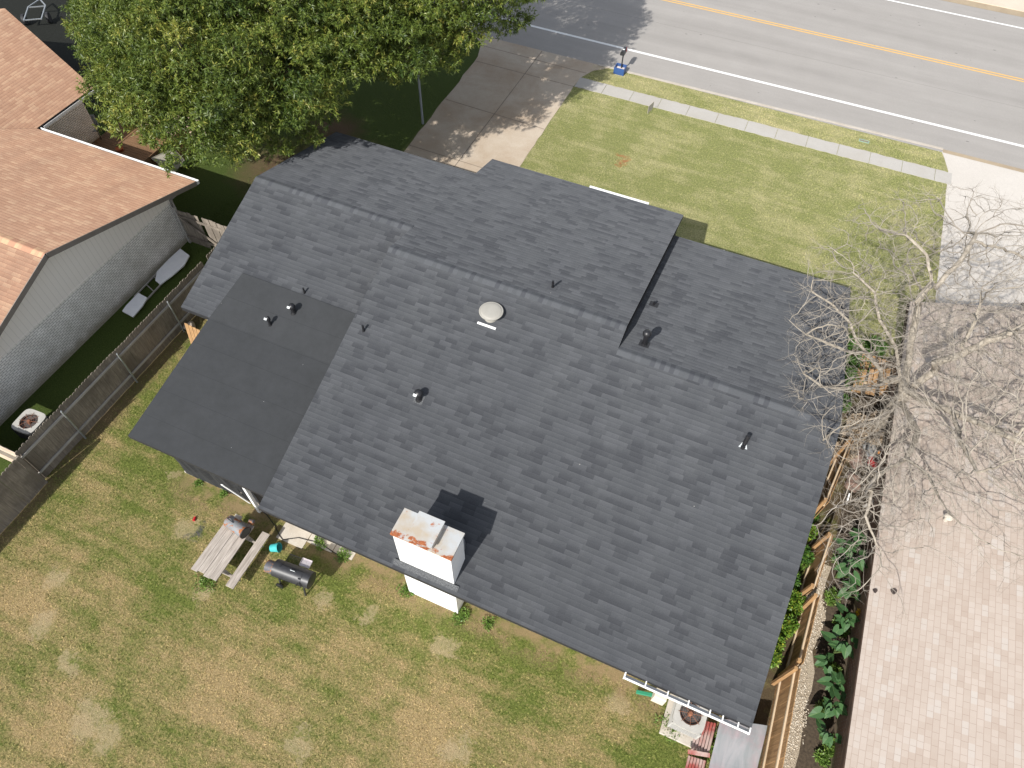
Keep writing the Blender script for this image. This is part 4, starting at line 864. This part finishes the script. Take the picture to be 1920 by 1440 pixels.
for k in range(3): b.tube([(1.12+.03*k,-.22,zc_-.08),(1.12+.03*k,.2,zc_-.08)],.010,6)
b.tube([(1.1,-.24,zc_-.08),(1.22,-.24,zc_-.08),(1.22,.22,zc_-.08),(1.1,.22,zc_-.08)],.012,6); b.build('side_rack',M['greymetal'],t,True)
qx=WM[t.name]@Vector((.84,.40,zc_+.012)); b=B(); Mz=Matrix.Translation(qx)@Matrix.Rotation(rz,4,'Z')
b.box(-.16,.16,-.12,.12,0,.012,M=Mz,bev=.003)
for sx in (-1,1): b.box(sx*.16-.004,sx*.16+.004,-.12,.12,.0,.05,M=Mz)
for sy in (-1,1): b.box(-.16,.16,sy*.12-.004,sy*.12+.004,.0,.05,M=Mz)
tag(b.build('foil_tray',simple('crumpled_foil',(.70,.66,.66),(.45,.40,.42),25,.35,.6,metal=.5,bd=.02)),'crumpled foil tray on the wire shelf of the smoker','tray')
# hose / cable by the patio
b=B(); pts=[P(*q,.03) for q in ((478,948),(500,965),(515,985),(525,1005),(530,1012),(560,1008),(600,1018),(640,1045))]
b.tube(pts,.014,6); tag(b.build('cable',M['blackpipe']),'black cable trailing over the grass past the teal bucket','cable')
# things leaning in the patio doorway
b=B(); a0,a1=P(452,944,.06),P(433,901,1.5)
a0=Vector((-11.35,5.98,.06)); a1=Vector((-11.75,5.75,1.45)); b.beam(a0,a1,.10,.03,up=Vector((0,-1,0)),bev=.01); tag(b.build('leaning_board',M['white']),'narrow white board leaning at the edge of the black patio screen','board')
b=B()
for k in range(4): b.beam((-11.15+.07*k,6.0,.06),(-11.5+.07*k,6.1,.95),.05,.02,up=Vector((0,-1,0)))
b.beam((-11.5,6.0,.7),(-11.05,6.0,.75),.05,.02); tag(b.build('slat_bundle',M['tablewood']),'bundle of wooden slats leaning in the patio doorway','slats')
# litter and weeds
q=P(366,969,.04); b=B(); b.tube([q,q+Vector((.04,-.13,.0))],[.035,.045],12); tag(b.build('paper_cup',M['redpl']),'crushed red and white cup on the lawn','litter')
for i,(px,py,r_w,lb) in enumerate(((385,1088,.3,'leafy weeds at the lower end of the picnic table'),(760,1105,.2,'weeds at the left foot of the chimney'),(868,1158,.22,'weeds at the right foot of the chimney'),(915,1168,.15,'small weed tuft right of the chimney'),(640,1040,.2,'weeds under the eave right of the smoker'),(600,1020,.2,'weeds behind the smoker'),(1338,1400,.4,'bright weeds around the red board pile'),(1255,1360,.3,'bright grass tuft left of the concrete pad'),(372,905,.12,'weed tuft by the patio slab'),(418,925,.1,'small weed tuft at the patio slab edge'),(180,740,.0,''),(75,850,.35,'lush weeds behind the left fence by the air conditioner'))):
    if r_w<=0: continue
    q=P(px,py,.06); shrub(lb,q.x,q.y,r_w*1.25,.09,M['weed'],int(520*r_w/.25),.075,.014,'weed tufts in the lawn',name='weed_tuft',cat='weeds')
# meter box, hose, sheet, red boards
b=B(); q=P(1240,1304,.9); b.box(q.x-.17,q.x+.17,q.y-.1,q.y+.15,.35,.9,bev=.02); tag(b.build('storage_box',simple('cream_plastic',(.66,.60,.50),(.6,.54,.45),5,.5,.05)),'cream plastic box under the left part of the rear gutter','box')
b=B(); a=P(1193,1297,.1); c_=P(1226,1304,.3); b.beam(a,c_,.11,.06,bev=.02); tag(b.build('hose_tube',M['green']),'flat green hose piece beside the cream box','hose')
t=thing('metal_sheet_table','stained grey metal sheet on a low frame beside the cedar fence','table',(4.5,4.3,0))
zt=.8; cs=[P(1362,1352,zt),P(1449,1368,zt),P(1441,1470,zt),P(1335,1470,zt)]; cs[0].y=6.1; b=B()
cs=[Vector((4.0,5.62,zt)),Vector((5.18,5.95,zt-.02)),Vector((5.12,3.3,zt-.02)),Vector((4.0,3.3,zt))]
NX,NY=10,18
for i in range(NX):
    for j in range(NY):
        def pt(u,v):
            p=cs[0].lerp(cs[1],u).lerp(cs[3].lerp(cs[2],u),v); p=p.copy(); p.z+=.02*math.sin(u*9+v*4)+.015*math.sin(v*11); return p
        b.face([pt(i/NX,(j+1)/NY),pt((i+1)/NX,(j+1)/NY),pt((i+1)/NX,j/NY),pt(i/NX,j/NY)],sm=True)
b.build('sheet',M['tinsheet'],t)
for x,y in ((4.15,5.5),(5.0,5.7),(4.15,3.5),(5.0,3.5)):
    b=B(); b.box(x-.04,x+.04,y-.04,y+.04,0,.76); b.build('leg',M['fencewood'],t)
t=thing('board_pile','pile of peeling red boards beside the stained metal sheet','boards',(3.8,4.8,0))
for k in range(6):
    b=B(); x=3.62+.07*k; b.box(x-.035,x+.025,4.72,5.55,.1+.04*k,.14+.06*k,bev=.004); b.build('board',M['redwood'],t)
for k in range(6):
    b=B(); x=3.60+.07*k; b.box(x-.035,x+.025,3.2,4.58,.1+.04*k,.14+.05*k,bev=.004); b.build('board',M['redwood'],t)
b=B(); b.beam((3.5,4.62,.3),(4.02,4.72,.5),.10,.05); b.build('cross_board',M['redwood'],t)
q=P(1350,1360,.4); b=B(); b.lathe([(.001,0),(.13,0),(.16,.3),(.15,.34),(.12,.33),(.12,.30),(.001,.28)],c=(3.55,5.62,.02),n=20); o=tag(b.build('black_pot',M['blackpipe']),'black pot holding a white ball beside the air conditioner','pot')
b=B(); bm=bmesh.new(); bmesh.ops.create_uvsphere(bm,u_segments=16,v_segments=10,radius=.075); b.idx([v.co+Vector((3.55,5.60,.37)) for v in bm.verts],[[v.index for v in f.verts] for f in bm.faces],0,True); bm.free(); tag(b.build('white_ball',M['white']),'white ball resting on the black pot','ball')

# ================================================================= FRONT YARD
# mailbox
t=thing('mailbox','black mailbox on a post standing in a blue tub at the kerb','mailbox',(-8.40,35.0,0))
b=B(); b.tube([(-8.40,34.98,0),(-8.40,34.98,1.02)],.035,8); b.build('post',M['mailbox'],t)
b=B(); prof=[(-.11,0),(.11,0),(.11,.12)]+[(.11*math.cos(a),.12+.11*math.sin(a)) for a in np.linspace(0,math.pi,12)[1:-1]]+[(-.11,.12)]
vs=[(-8.40+u,34.70,1.02+v) for u,v in prof]+[(-8.40+u,35.22,1.02+v) for u,v in prof]; n=len(prof)
b.idx(vs,[tuple(range(n)),tuple(range(2*n-1,n-1,-1))]+[(i,(i+1)%n,(i+1)%n+n,i+n) for i in range(n)]); b.build('box',M['mailbox'],t)
b=B(); b.box(-8.28,-8.275,35.0,35.06,1.1,1.35); b.build('flag',M['redpl'],t)
b=B(); b.box(-8.45,-8.35,34.86,34.96,1.251,1.255); b.build('sticker',M['whitemetal'],t)
t=thing('planter_tub','blue square tub round the mailbox post filled with pale stones','tub',(-8.42,34.85,0)); b=B()
x0,x1,y0,y1=-8.70,-8.14,34.60,35.10
for a in ((x0,x1,y0,y0+.03),(x0,x1,y1-.03,y1),(x0,x0+.03,y0+.03,y1-.03),(x1-.03,x1,y0+.03,y1-.03)): b.box(*a,0,.36)
b.build('wall',M['bluetub'],t); b=B(); b.box(x0+.03,x1-.03,y0+.03,y1-.03,.02,.2); b.build('fill',simple('pale_stones',(.62,.55,.50),(.2,.17,.15),22,.9,.6,lo=.3,hi=.5),t)
q=P(1218,212,0); t=thing('yard_sign','small thin yard sign on the lawn edge by the sidewalk','sign',(q.x,q.y,0),1.35); b=B(); b.box(-.28,.28,-.006,.006,.12,.52); b.build('panel',M['bone'],t,True); b=B(); b.tube([(-.15,0,0),(-.15,0,.14)],.006,5); b.tube([(.15,0,0),(.15,0,.14)],.006,5); b.build('stake',M['greymetal'],t,True)
q=P(1620,265,0); t=thing('meter_cover','small green framed utility cover in the grass strip by the road','utility cover',(q.x,q.y,0)); b=B(); b.box(-.24,.24,-.10,-.07,0,.03); b.box(-.24,.24,.07,.10,0,.03); b.box(-.24,-.20,-.07,.07,0,.03); b.box(.20,.24,-.07,.07,0,.03); b.build('frame',simple('grey_green',(.25,.36,.30),(.2,.3,.25),8,.6),t,True); b=B(); b.box(-.20,.20,-.07,.07,0,.015); b.build('lid',M['weed'] if False else M['joint'],t,True)
b=B(); q=P(793,232,0); b.tube([(q.x,q.y,0),(q.x,q.y,2.9)],.055,10); tag(b.build('lamp_pole',simple('grey_pole',(.30,.33,.36),(.24,.27,.3),8,.5,.05,metal=.3)),'thin grey pole rising into the green tree beside the driveway','pole')

# ================================================================= JUNK BETWEEN THE HOUSES (under the dead tree)
def lump(name,label,cat,q,r,mat,seed=1):
    b=B(); bm=bmesh.new(); bmesh.ops.create_icosphere(bm,subdivisions=3,radius=1)
    for v in bm.verts:
        k=1+.16*math.sin(v.co.x*5+seed)+.12*math.sin(v.co.y*7+seed*2)+.08*math.sin(v.co.z*11+seed); v.co=Vector((v.co.x*r[0],v.co.y*r[1],v.co.z*r[2]))*k
    b.idx([v.co+Vector(q) for v in bm.verts],[[v.index for v in f.verts] for f in bm.faces],0,True); bm.free(); return tag(b.build(name,mat),label,cat)
lump('brown_sack','brown cloth sack lying behind the old cedar panel','sack',P(1607,858,.25),(.28,.42,.25),M['brownbag'],2)
lump('brown_sack','lower dark sack under the dead twigs','sack',P(1600,905,.2),(.22,.35,.2),M['brownbag'],5)
t=thing('push_mower','red push mower with orange cap in the junk by the pale roof','mower',P(1638,868,0)); q=Vector(t.location)
b=B(); b.box(q.x-.25,q.x+.25,q.y-.3,q.y+.3,.12,.26,bev=.04); b.build('deck',M['redpl'],t); b=B(); b.lathe([(.14,.26),(.15,.42),(.10,.46),(.001,.46)],c=(q.x,q.y,0),n=18); b.build('engine',M['blackpipe'],t)
b=B(); b.lathe([(.04,.46),(.04,.53),(.001,.53)],c=(q.x-.05,q.y+.12,0),n=12); b.build('cap',M['orangepl'],t)
b=B(); b.tube([(q.x-.2,q.y-.3,.2),(q.x-.2,q.y-.95,.85),(q.x+.2,q.y-.95,.85),(q.x+.2,q.y-.3,.2)],.014,6); b.build('handle',M['greymetal'],t)
for sx in (-1,1):
    for sy in (-1,1): b=B(); b.lathe([(.001,-.025),(.09,-.025),(.095,0),(.09,.025),(.001,.025)],c=(q.x+sx*.27,q.y+sy*.24,.1),M=Matrix.Rotation(math.pi/2,4,'Y'),n=14); b.build('wheel',M['blackpipe'],t)
q=P(1632,838,.3); t=thing('wash_tub','grey plastic tub among the junk above the red mower','tub',(q.x,q.y,0),.5); b=B(); b.box(-.22,.22,-.35,.35,.05,.30,bev=.06); b.build('body',simple('grey_plastic',(.33,.34,.35),(.27,.28,.29),5,.5),t,True); b=B(); b.box(-.17,.17,-.29,.29,.301,.32,bev=.008); b.build('lid',simple('grey_plastic_lid',(.25,.26,.27),(.2,.21,.22),5,.5),t,True)
for i,(pa,pb,z0,z1,w_,m,lb) in enumerate((((1655,845),(1668,820),.5,.6,.14,'pinkcloth','faded board beside the grey plastic tub'),((1640,1042),(1652,985),.4,.7,.10,'cedar','orange board standing against the roof edge above the elephant ears'),((1618,950),(1650,935),.3,.4,.08,'fencerail','pale stick lying across the junk'),((1587,945),(1593,925),.3,.4,.05,'white','short white pipe in the twig heap'),((1675,775),(1688,750),1.2,1.5,.3,'pinkcloth','pinkish panel beside the trunk of the dead tree'))):
    b=B(); b.beam(P(*pa,z0),P(*pb,z1),w_,.03); tag(b.build('loose_board',M[m]),lb,'board')
# broken golden fence piece
t=thing('broken_fence_panel','collapsed golden cedar panel lying under the dead tree','fence panel',P(1640,700,.5)); 
for k in range(9):
    a=P(1600+13*k-4*(k%2),735+2*k,.35); c_=P(1622+9*k,662+3*k,.85); b=B(); b.beam(a,c_,.145,.02,bev=.003); b.build('board',M['cedar'],t)
b=B(); b.beam(P(1605,715,.3),P(1700,730,.4),.09,.05); b.build('rail',M['cedarrail'],t)
# dead vine mound
b_=[leaves(900,P(px,py,.7),(.35,.35,.25),.10,.03,.2) for px,py in ((1600,820),(1585,845),(1625,800),(1650,790),(1610,795),(1640,815))]
tag(leafobj('dead_vine_mound',np.concatenate(b_),M['deadvine']),'mound of dry tan vines under the dead tree by the house corner','dead vines',kind='stuff')
# heap of fallen twigs
hb=B(); r=random.Random(11)
for k in range(240):
    q=P(r.uniform(1585,1660),r.uniform(870,1060),r.uniform(.05,.5)); q.x=min(max(q.x,5.7),6.9); a=r.uniform(0,6.28); l=r.uniform(.2,.7); bend=Vector((r.uniform(-.1,.1),r.uniform(-.1,.1),r.uniform(-.05,.12)))
    e=q+Vector((math.cos(a)*l,math.sin(a)*l,r.uniform(-.1,.25))); hb.tube([q,(q+e)/2+bend,e],[.008,.006,.003],4,cap=False)
tag(hb.build('twig_heap',M['twig']),'tangled heap of fallen dead twigs on the side bed','twigs',kind='stuff')
# dark undergrowth beyond the house corner
for i,(x,y,r_) in enumerate(((5.3,17.6,.6),(5.6,19.2,.7),(6.2,20.4,.6),(5.2,20.3,.5))):
    shrub(('dark green bush between house corner and dead tree trunk','olive bush behind the trunk of the dead tree','bush by the pale roof corner under dead branches','bush at the right front corner of the dark roof')[i],x,y,r_,.8,M['fern'],3000,.09,.025,'bushes under the dead tree',0,.8)

# ================================================================= GREEN TREES
def crown(ells, nclump, shoots, nleaf, L, W_, seed):
    g_=np.random.default_rng(seed); Cs=[]; arr=np.zeros((nclump+1,3)); vol=np.array([a[3]*a[4]*a[5] for a in ells])**.67; vol/=vol.sum(); tries=0
    while len(Cs)<nclump and tries<16000:
        tries+=1; e=ells[g_.choice(len(ells),p=vol)]; d=g_.normal(size=3); d/=np.linalg.norm(d)
        if d[2]<-.35: d[2]*=-1
        c=np.array(e[:3])+d*g_.uniform(.62,1.02)*np.array(e[3:6])
        if c[2]<1.6 or any(f is not e and np.sum(((c-np.array(f[:3]))/np.array(f[3:6]))**2)<.35 for f in ells): continue
        if Cs and (((arr[:len(Cs)]-c)**2).sum(1)).min()<.64: continue
        arr[len(Cs)]=c
        Cs.append((c,g_.uniform(.50,.95),d))
    Vs=[]; vals=[]
    for c,r,dd in Cs:
        n=int(shoots*(r/.72)**1.6); d=g_.normal(size=(n,3)); d[:,2]=np.abs(d[:,2])*1.0-.25; d+=dd*.35; d/=np.linalg.norm(d,axis=1)[:,None]
        rs=1+.22*np.sin(d[:,:1]*5+c[0]*3)+.18*np.sin(d[:,1:2]*6+c[1]*5)
        sp=c+d*r*rs*g_.uniform(.55,1.08,(n,1))*np.array((1,1,.75))
        sh=d*.7+np.array((0,0,.45))+g_.normal(size=(n,3))*.22; sh/=np.linalg.norm(sh,axis=1)[:,None]
        m=nleaf; sp=np.repeat(sp,m,0); sh=np.repeat(sh,m,0); k=n*m; hgt=np.repeat(d[:,2],m)
        ax=sh*g_.uniform(.05,.8,(k,1))+g_.normal(size=(k,3))*.6; ax/=np.linalg.norm(ax,axis=1)[:,None]
        st=sp+sh*g_.uniform(-.10,.08,(k,1)); s_=np.cross(ax,g_.normal(size=(k,3))*.5+sh); s_/=np.linalg.norm(s_,axis=1)[:,None]
        ll=(L*g_.uniform(.6,1.25,k))[:,None]; ww=(W_*g_.uniform(.7,1.3,k))[:,None]
        Vs.append(np.stack([st,st+ax*ll*.4+s_*ww,st+ax*ll-np.array((0,0,.03)),st+ax*ll*.4-s_*ww],1).reshape(-1,3))
        base=g_.normal(.40,.10); vals.append(np.clip(np.repeat(g_.normal(base,.12,n),m)+g_.normal(0,.10,k),0,1))
    return np.concatenate(Vs),np.concatenate(vals),Cs
def green_tree(label,base,ells,ncl,seed,shoots=88,nleaf=12):
    t=thing('broadleaf_tree',label,'tree',base); V,v,Cs=crown(ells,ncl,shoots,nleaf,.155,.018,seed)
    npmesh('crown',V,np.arange(len(V)).reshape(-1,4),M['leaf'],t,attr=v)
    b=B(); bx=Vector(base); fork=bx+Vector((.2,.1,2.2)); b.tube([bx,bx+Vector((.05,0,1.1)),fork],[.30,.24,.22],12); r=random.Random(seed)
    for c,rr,_ in r.sample(Cs,min(70,len(Cs))):
        c=Vector(c); mid=fork.lerp(c,.5)+Vector((0,0,-.25)); b.tube([fork,fork.lerp(mid,.5)+Vector((r.uniform(-.2,.2),r.uniform(-.2,.2),.1)),mid,c],[.10,.06,.04,.012],6,cap=False)
    b.build('trunk',M['bark'],t); return t
green_tree('big green tree in front of the brick house, left part of the tree group',(-22.3,21.3,0),
    [(-19.5,17.9,6.3,3.9,3.7,2.6),(-22.9,19.4,6.0,2.5,2.6,2.2),(-25.4,19.6,5.9,1.7,1.7,1.3),(-16.9,18.6,6.5,2.1,2.4,1.7),(-19,21.7,7.2,4.4,3.2,2.8),(-18.9,15.8,5.6,2.1,1.6,1.4),(-17.4,18.3,5.0,1.9,1.9,1.2),(-21.2,18.6,3.9,2.4,2.0,1.3)],400,21)
green_tree('green tree overhanging the driveway, right part of the tree group',(-18.6,30.3,0),
    [(-14.6,25.5,6.9,3.1,3.6,2.3),(-14.3,23.7,5.7,1.8,2.0,1.5),(-15.4,30.5,7.2,4.4,4.2,2.8),(-18.2,26.3,7.2,3.2,4.0,2.8),(-12.5,27.9,6.0,1.4,2.6,1.3),(-15.3,22.0,6.6,2.2,2.3,1.6),(-16.2,26.0,4.4,2.2,2.4,1.2)],430,33)
green_tree('farther green tree at the top edge behind the tan roof wing',(-26.5,26.5,0),[(-25.2,24.3,6.5,3.9,3.8,2.8),(-21.5,28,7.5,5,4,3)],230,55)

# ================================================================= DEAD TREE (space colonisation)
def dead_tree():
    r=random.Random(4); base=Vector((6.78,16.95,0))
    t=thing('dead_tree','large bare dead tree spreading over the gap between the two houses','tree',base)
    trunkA=[base,Vector((6.70,16.75,1)),Vector((6.62,16.6,2)),Vector((6.68,16.6,3.1)),Vector((7.0,16.85,4.2))]
    stemB=[Vector((6.62,16.55,2.8)),Vector((6.35,16.9,3.7)),Vector((6.0,17.3,4.7)),Vector((5.75,17.7,5.6))]
    nodes=[]; par=[]
    def add(p,pa): nodes.append(Vector(p)); par.append(pa); return len(nodes)-1
    def poly(pts,pa):
        for i,p in enumerate(pts):
            if pa is None: pa=add(p,-1); continue
            a=nodes[pa].copy(); n=max(1,int((p-a).length/.22))
            for k in range(1,n+1): pa=add(a.lerp(p,k/n)+Vector((r.gauss(0,.015),r.gauss(0,.015),0)),pa)
        return pa
    end=poly(trunkA,None)
    def limbs(*pz): return [P(a,b,c) for a,b,c in pz]
    for L_ in (stemB,
        limbs((1720,565,6.3),(1745,530,6.9),(1738,480,7.3),(1700,440,7.5)), limbs((1755,540,6.7),(1800,490,7.2),(1830,440,7.5)),
        limbs((1752,683,4.9),(1800,665,5.5),(1850,640,6.2),(1905,620,6.8),(1960,590,7.2)), limbs((1800,650,5.7),(1830,600,6.5),(1840,550,7)),
        limbs((1655,715,3.4),(1650,694,4.0),(1637,677,4.4),(1623,660,4.8),(1606,637,5.2),(1594,605,5.6),(1560,570,6.0),(1520,545,6.2)),
        limbs((1620,661,4.9),(1596,660,5.1),(1567,650,5.4),(1512,627,5.8),(1480,602,6.0)),
        limbs((1656,718,3.5),(1631,729,4.0),(1608,729,4.3),(1575,728,4.7),(1540,725,5.0),(1505,700,5.3)),
        limbs((1690,712,3.8),(1680,650,4.8),(1650,600,5.6),(1640,550,6.2),(1600,510,6.6)),
        limbs((1700,731,3.8),(1737,753,4.4),(1790,775,5.0),(1850,800,5.6),(1915,830,6.1)), limbs((1790,778,5.1),(1800,830,5.6),(1830,880,6.0)),
        limbs((1672,770,2.6),(1640,790,3.2),(1604,800,3.8),(1570,810,4.3),(1540,830,4.6)),
        limbs((1690,760,3.0),(1720,810,3.8),(1700,860,4.2),(1640,893,4.4),(1620,930,4.5),(1570,950,4.6)), limbs((1700,858,4.3),(1740,890,4.8),(1760,930,5.2)),
        limbs((1635,920,4.4),(1625,970,4.3),(1640,1010,4.2))):
        near=min(range(len(nodes)),key=lambda i:(nodes[i]-L_[0]).length); poly(L_,near)
    att=[]
    while len(att)<3900:
        d=Vector((r.gauss(0,1),r.gauss(0,1),r.gauss(0,1))).normalized()*(r.random()**.40)
        p=Vector((7.4+d.x*5.4,15.9+d.y*6.6,6.2+d.z*2.4))
        if p.x<2.3 or p.z<3.6: continue
        if p.x>6.6 and p.z<zq(p.x)+.5: continue
        if p.x>11.8 or (p.y<11.5 and p.x>6.2 and r.random()<.6): continue
        att.append(p)
    att+= [Vector((r.gauss(6.1,.6),r.uniform(10.5,14.8),r.uniform(3.0,4.8))) for k in range(380)]
    att+= [Vector((r.gauss(5.7,.5),r.uniform(8.8,11.5),r.uniform(3.0,4.6))) for k in range(90)]
    D=.17
    for it in range(95):
        kd=kdtree.KDTree(len(nodes))
        for i,n_ in enumerate(nodes): kd.insert(n_,i)
        kd.balance(); acc={}; rest=[]
        for a in att:
            c_,i,d=kd.find(a)
            if d<.27: continue
            rest.append(a)
            if d<3.2 or it<25:
                v=(a-nodes[i]).normalized(); acc.setdefault(i,[Vector((0,0,0)),0]); acc[i][0]+=v; acc[i][1]+=1
        att=rest
        if not acc or not att: break
        kids={}
        for i in acc:
            v=acc[i][0]/acc[i][1]+Vector((r.gauss(0,.22),r.gauss(0,.22),r.gauss(0,.22)))
            if v.length<1e-3: continue
            v.normalize(); g0=(nodes[i]-nodes[par[i]]).normalized() if par[i]>=0 else v
            v=(v*.75+g0*.35).normalized(); q=nodes[i]+v*D
            if kd.find(q)[2]<D*.35: continue
            add(q,i)
    N=len(nodes); ch=[[] for _ in range(N)]
    for i in range(N):
        if par[i]>=0: ch[par[i]].append(i)
    rad=[0]*N
    for i in range(N-1,-1,-1):
        rad[i]=.0075 if not ch[i] else (sum(rad[k]**2.25 for k in ch[i]))**(1/2.25)
    sc_=.20/rad[0]; rad=[max(.006,x_*sc_ if x_*sc_>.02 else x_*sc_*.85+.0015) for x_ in rad]
    tips=[i for i in range(N) if not ch[i]]
    limb=B(); tw=B()
    # chains
    starts=[(-1,0)]
    while starts:
        pa,i=starts.pop(); chain=[i] if pa<0 else [pa,i]
        while ch[i]:
            ks=sorted(ch[i],key=lambda k:-rad[k]); 
            for k in ks[1:]: starts.append((i,k))
            i=ks[0]; chain.append(i)
        if len(chain)<2: continue
        pts=[nodes[k] for k in chain]; rs=[rad[k] for k in chain]
        if pa>=0: rs[0]=min(rad[pa],rs[1]*1.15)
        rs[-1]*=.5; big=max(rs[1:])
        (limb if big>.028 else tw).tube(pts,rs,9 if big>.08 else (6 if big>.028 else 4),cap=False)
    # fine twigs
    for i in range(N):
        if rad[i]>.03: continue
        k=5 if not ch[i] else (1 if r.random()<.8 else 0)
        for _ in range(k):
            g0=(nodes[i]-nodes[par[i]]).normalized(); d=(g0*.8+Vector((r.gauss(0,.55),r.gauss(0,.55),r.gauss(0,.5)))).normalized(); l=r.uniform(.2,.7)
            p0=nodes[i]; p1=p0+d*l*.5; d2=(d+Vector((r.gauss(0,.35),r.gauss(0,.35),r.gauss(0,.3)))).normalized(); p2=p1+d2*l*.5
            tw.tube([p0,p1,p2],[.0036,.0028,.0012],3,cap=False)
            if r.random()<.6:
                d3=(d+Vector((r.gauss(0,.7),r.gauss(0,.7),r.gauss(0,.5)))).normalized(); tw.tube([p1,p1+d3*l*.45],[.003,.0015],3,cap=False)
    limb.build('trunk',M['palebark'],t); tw.build('branches',M['twig'],t)
    print('dead tree nodes',N)
dead_tree()
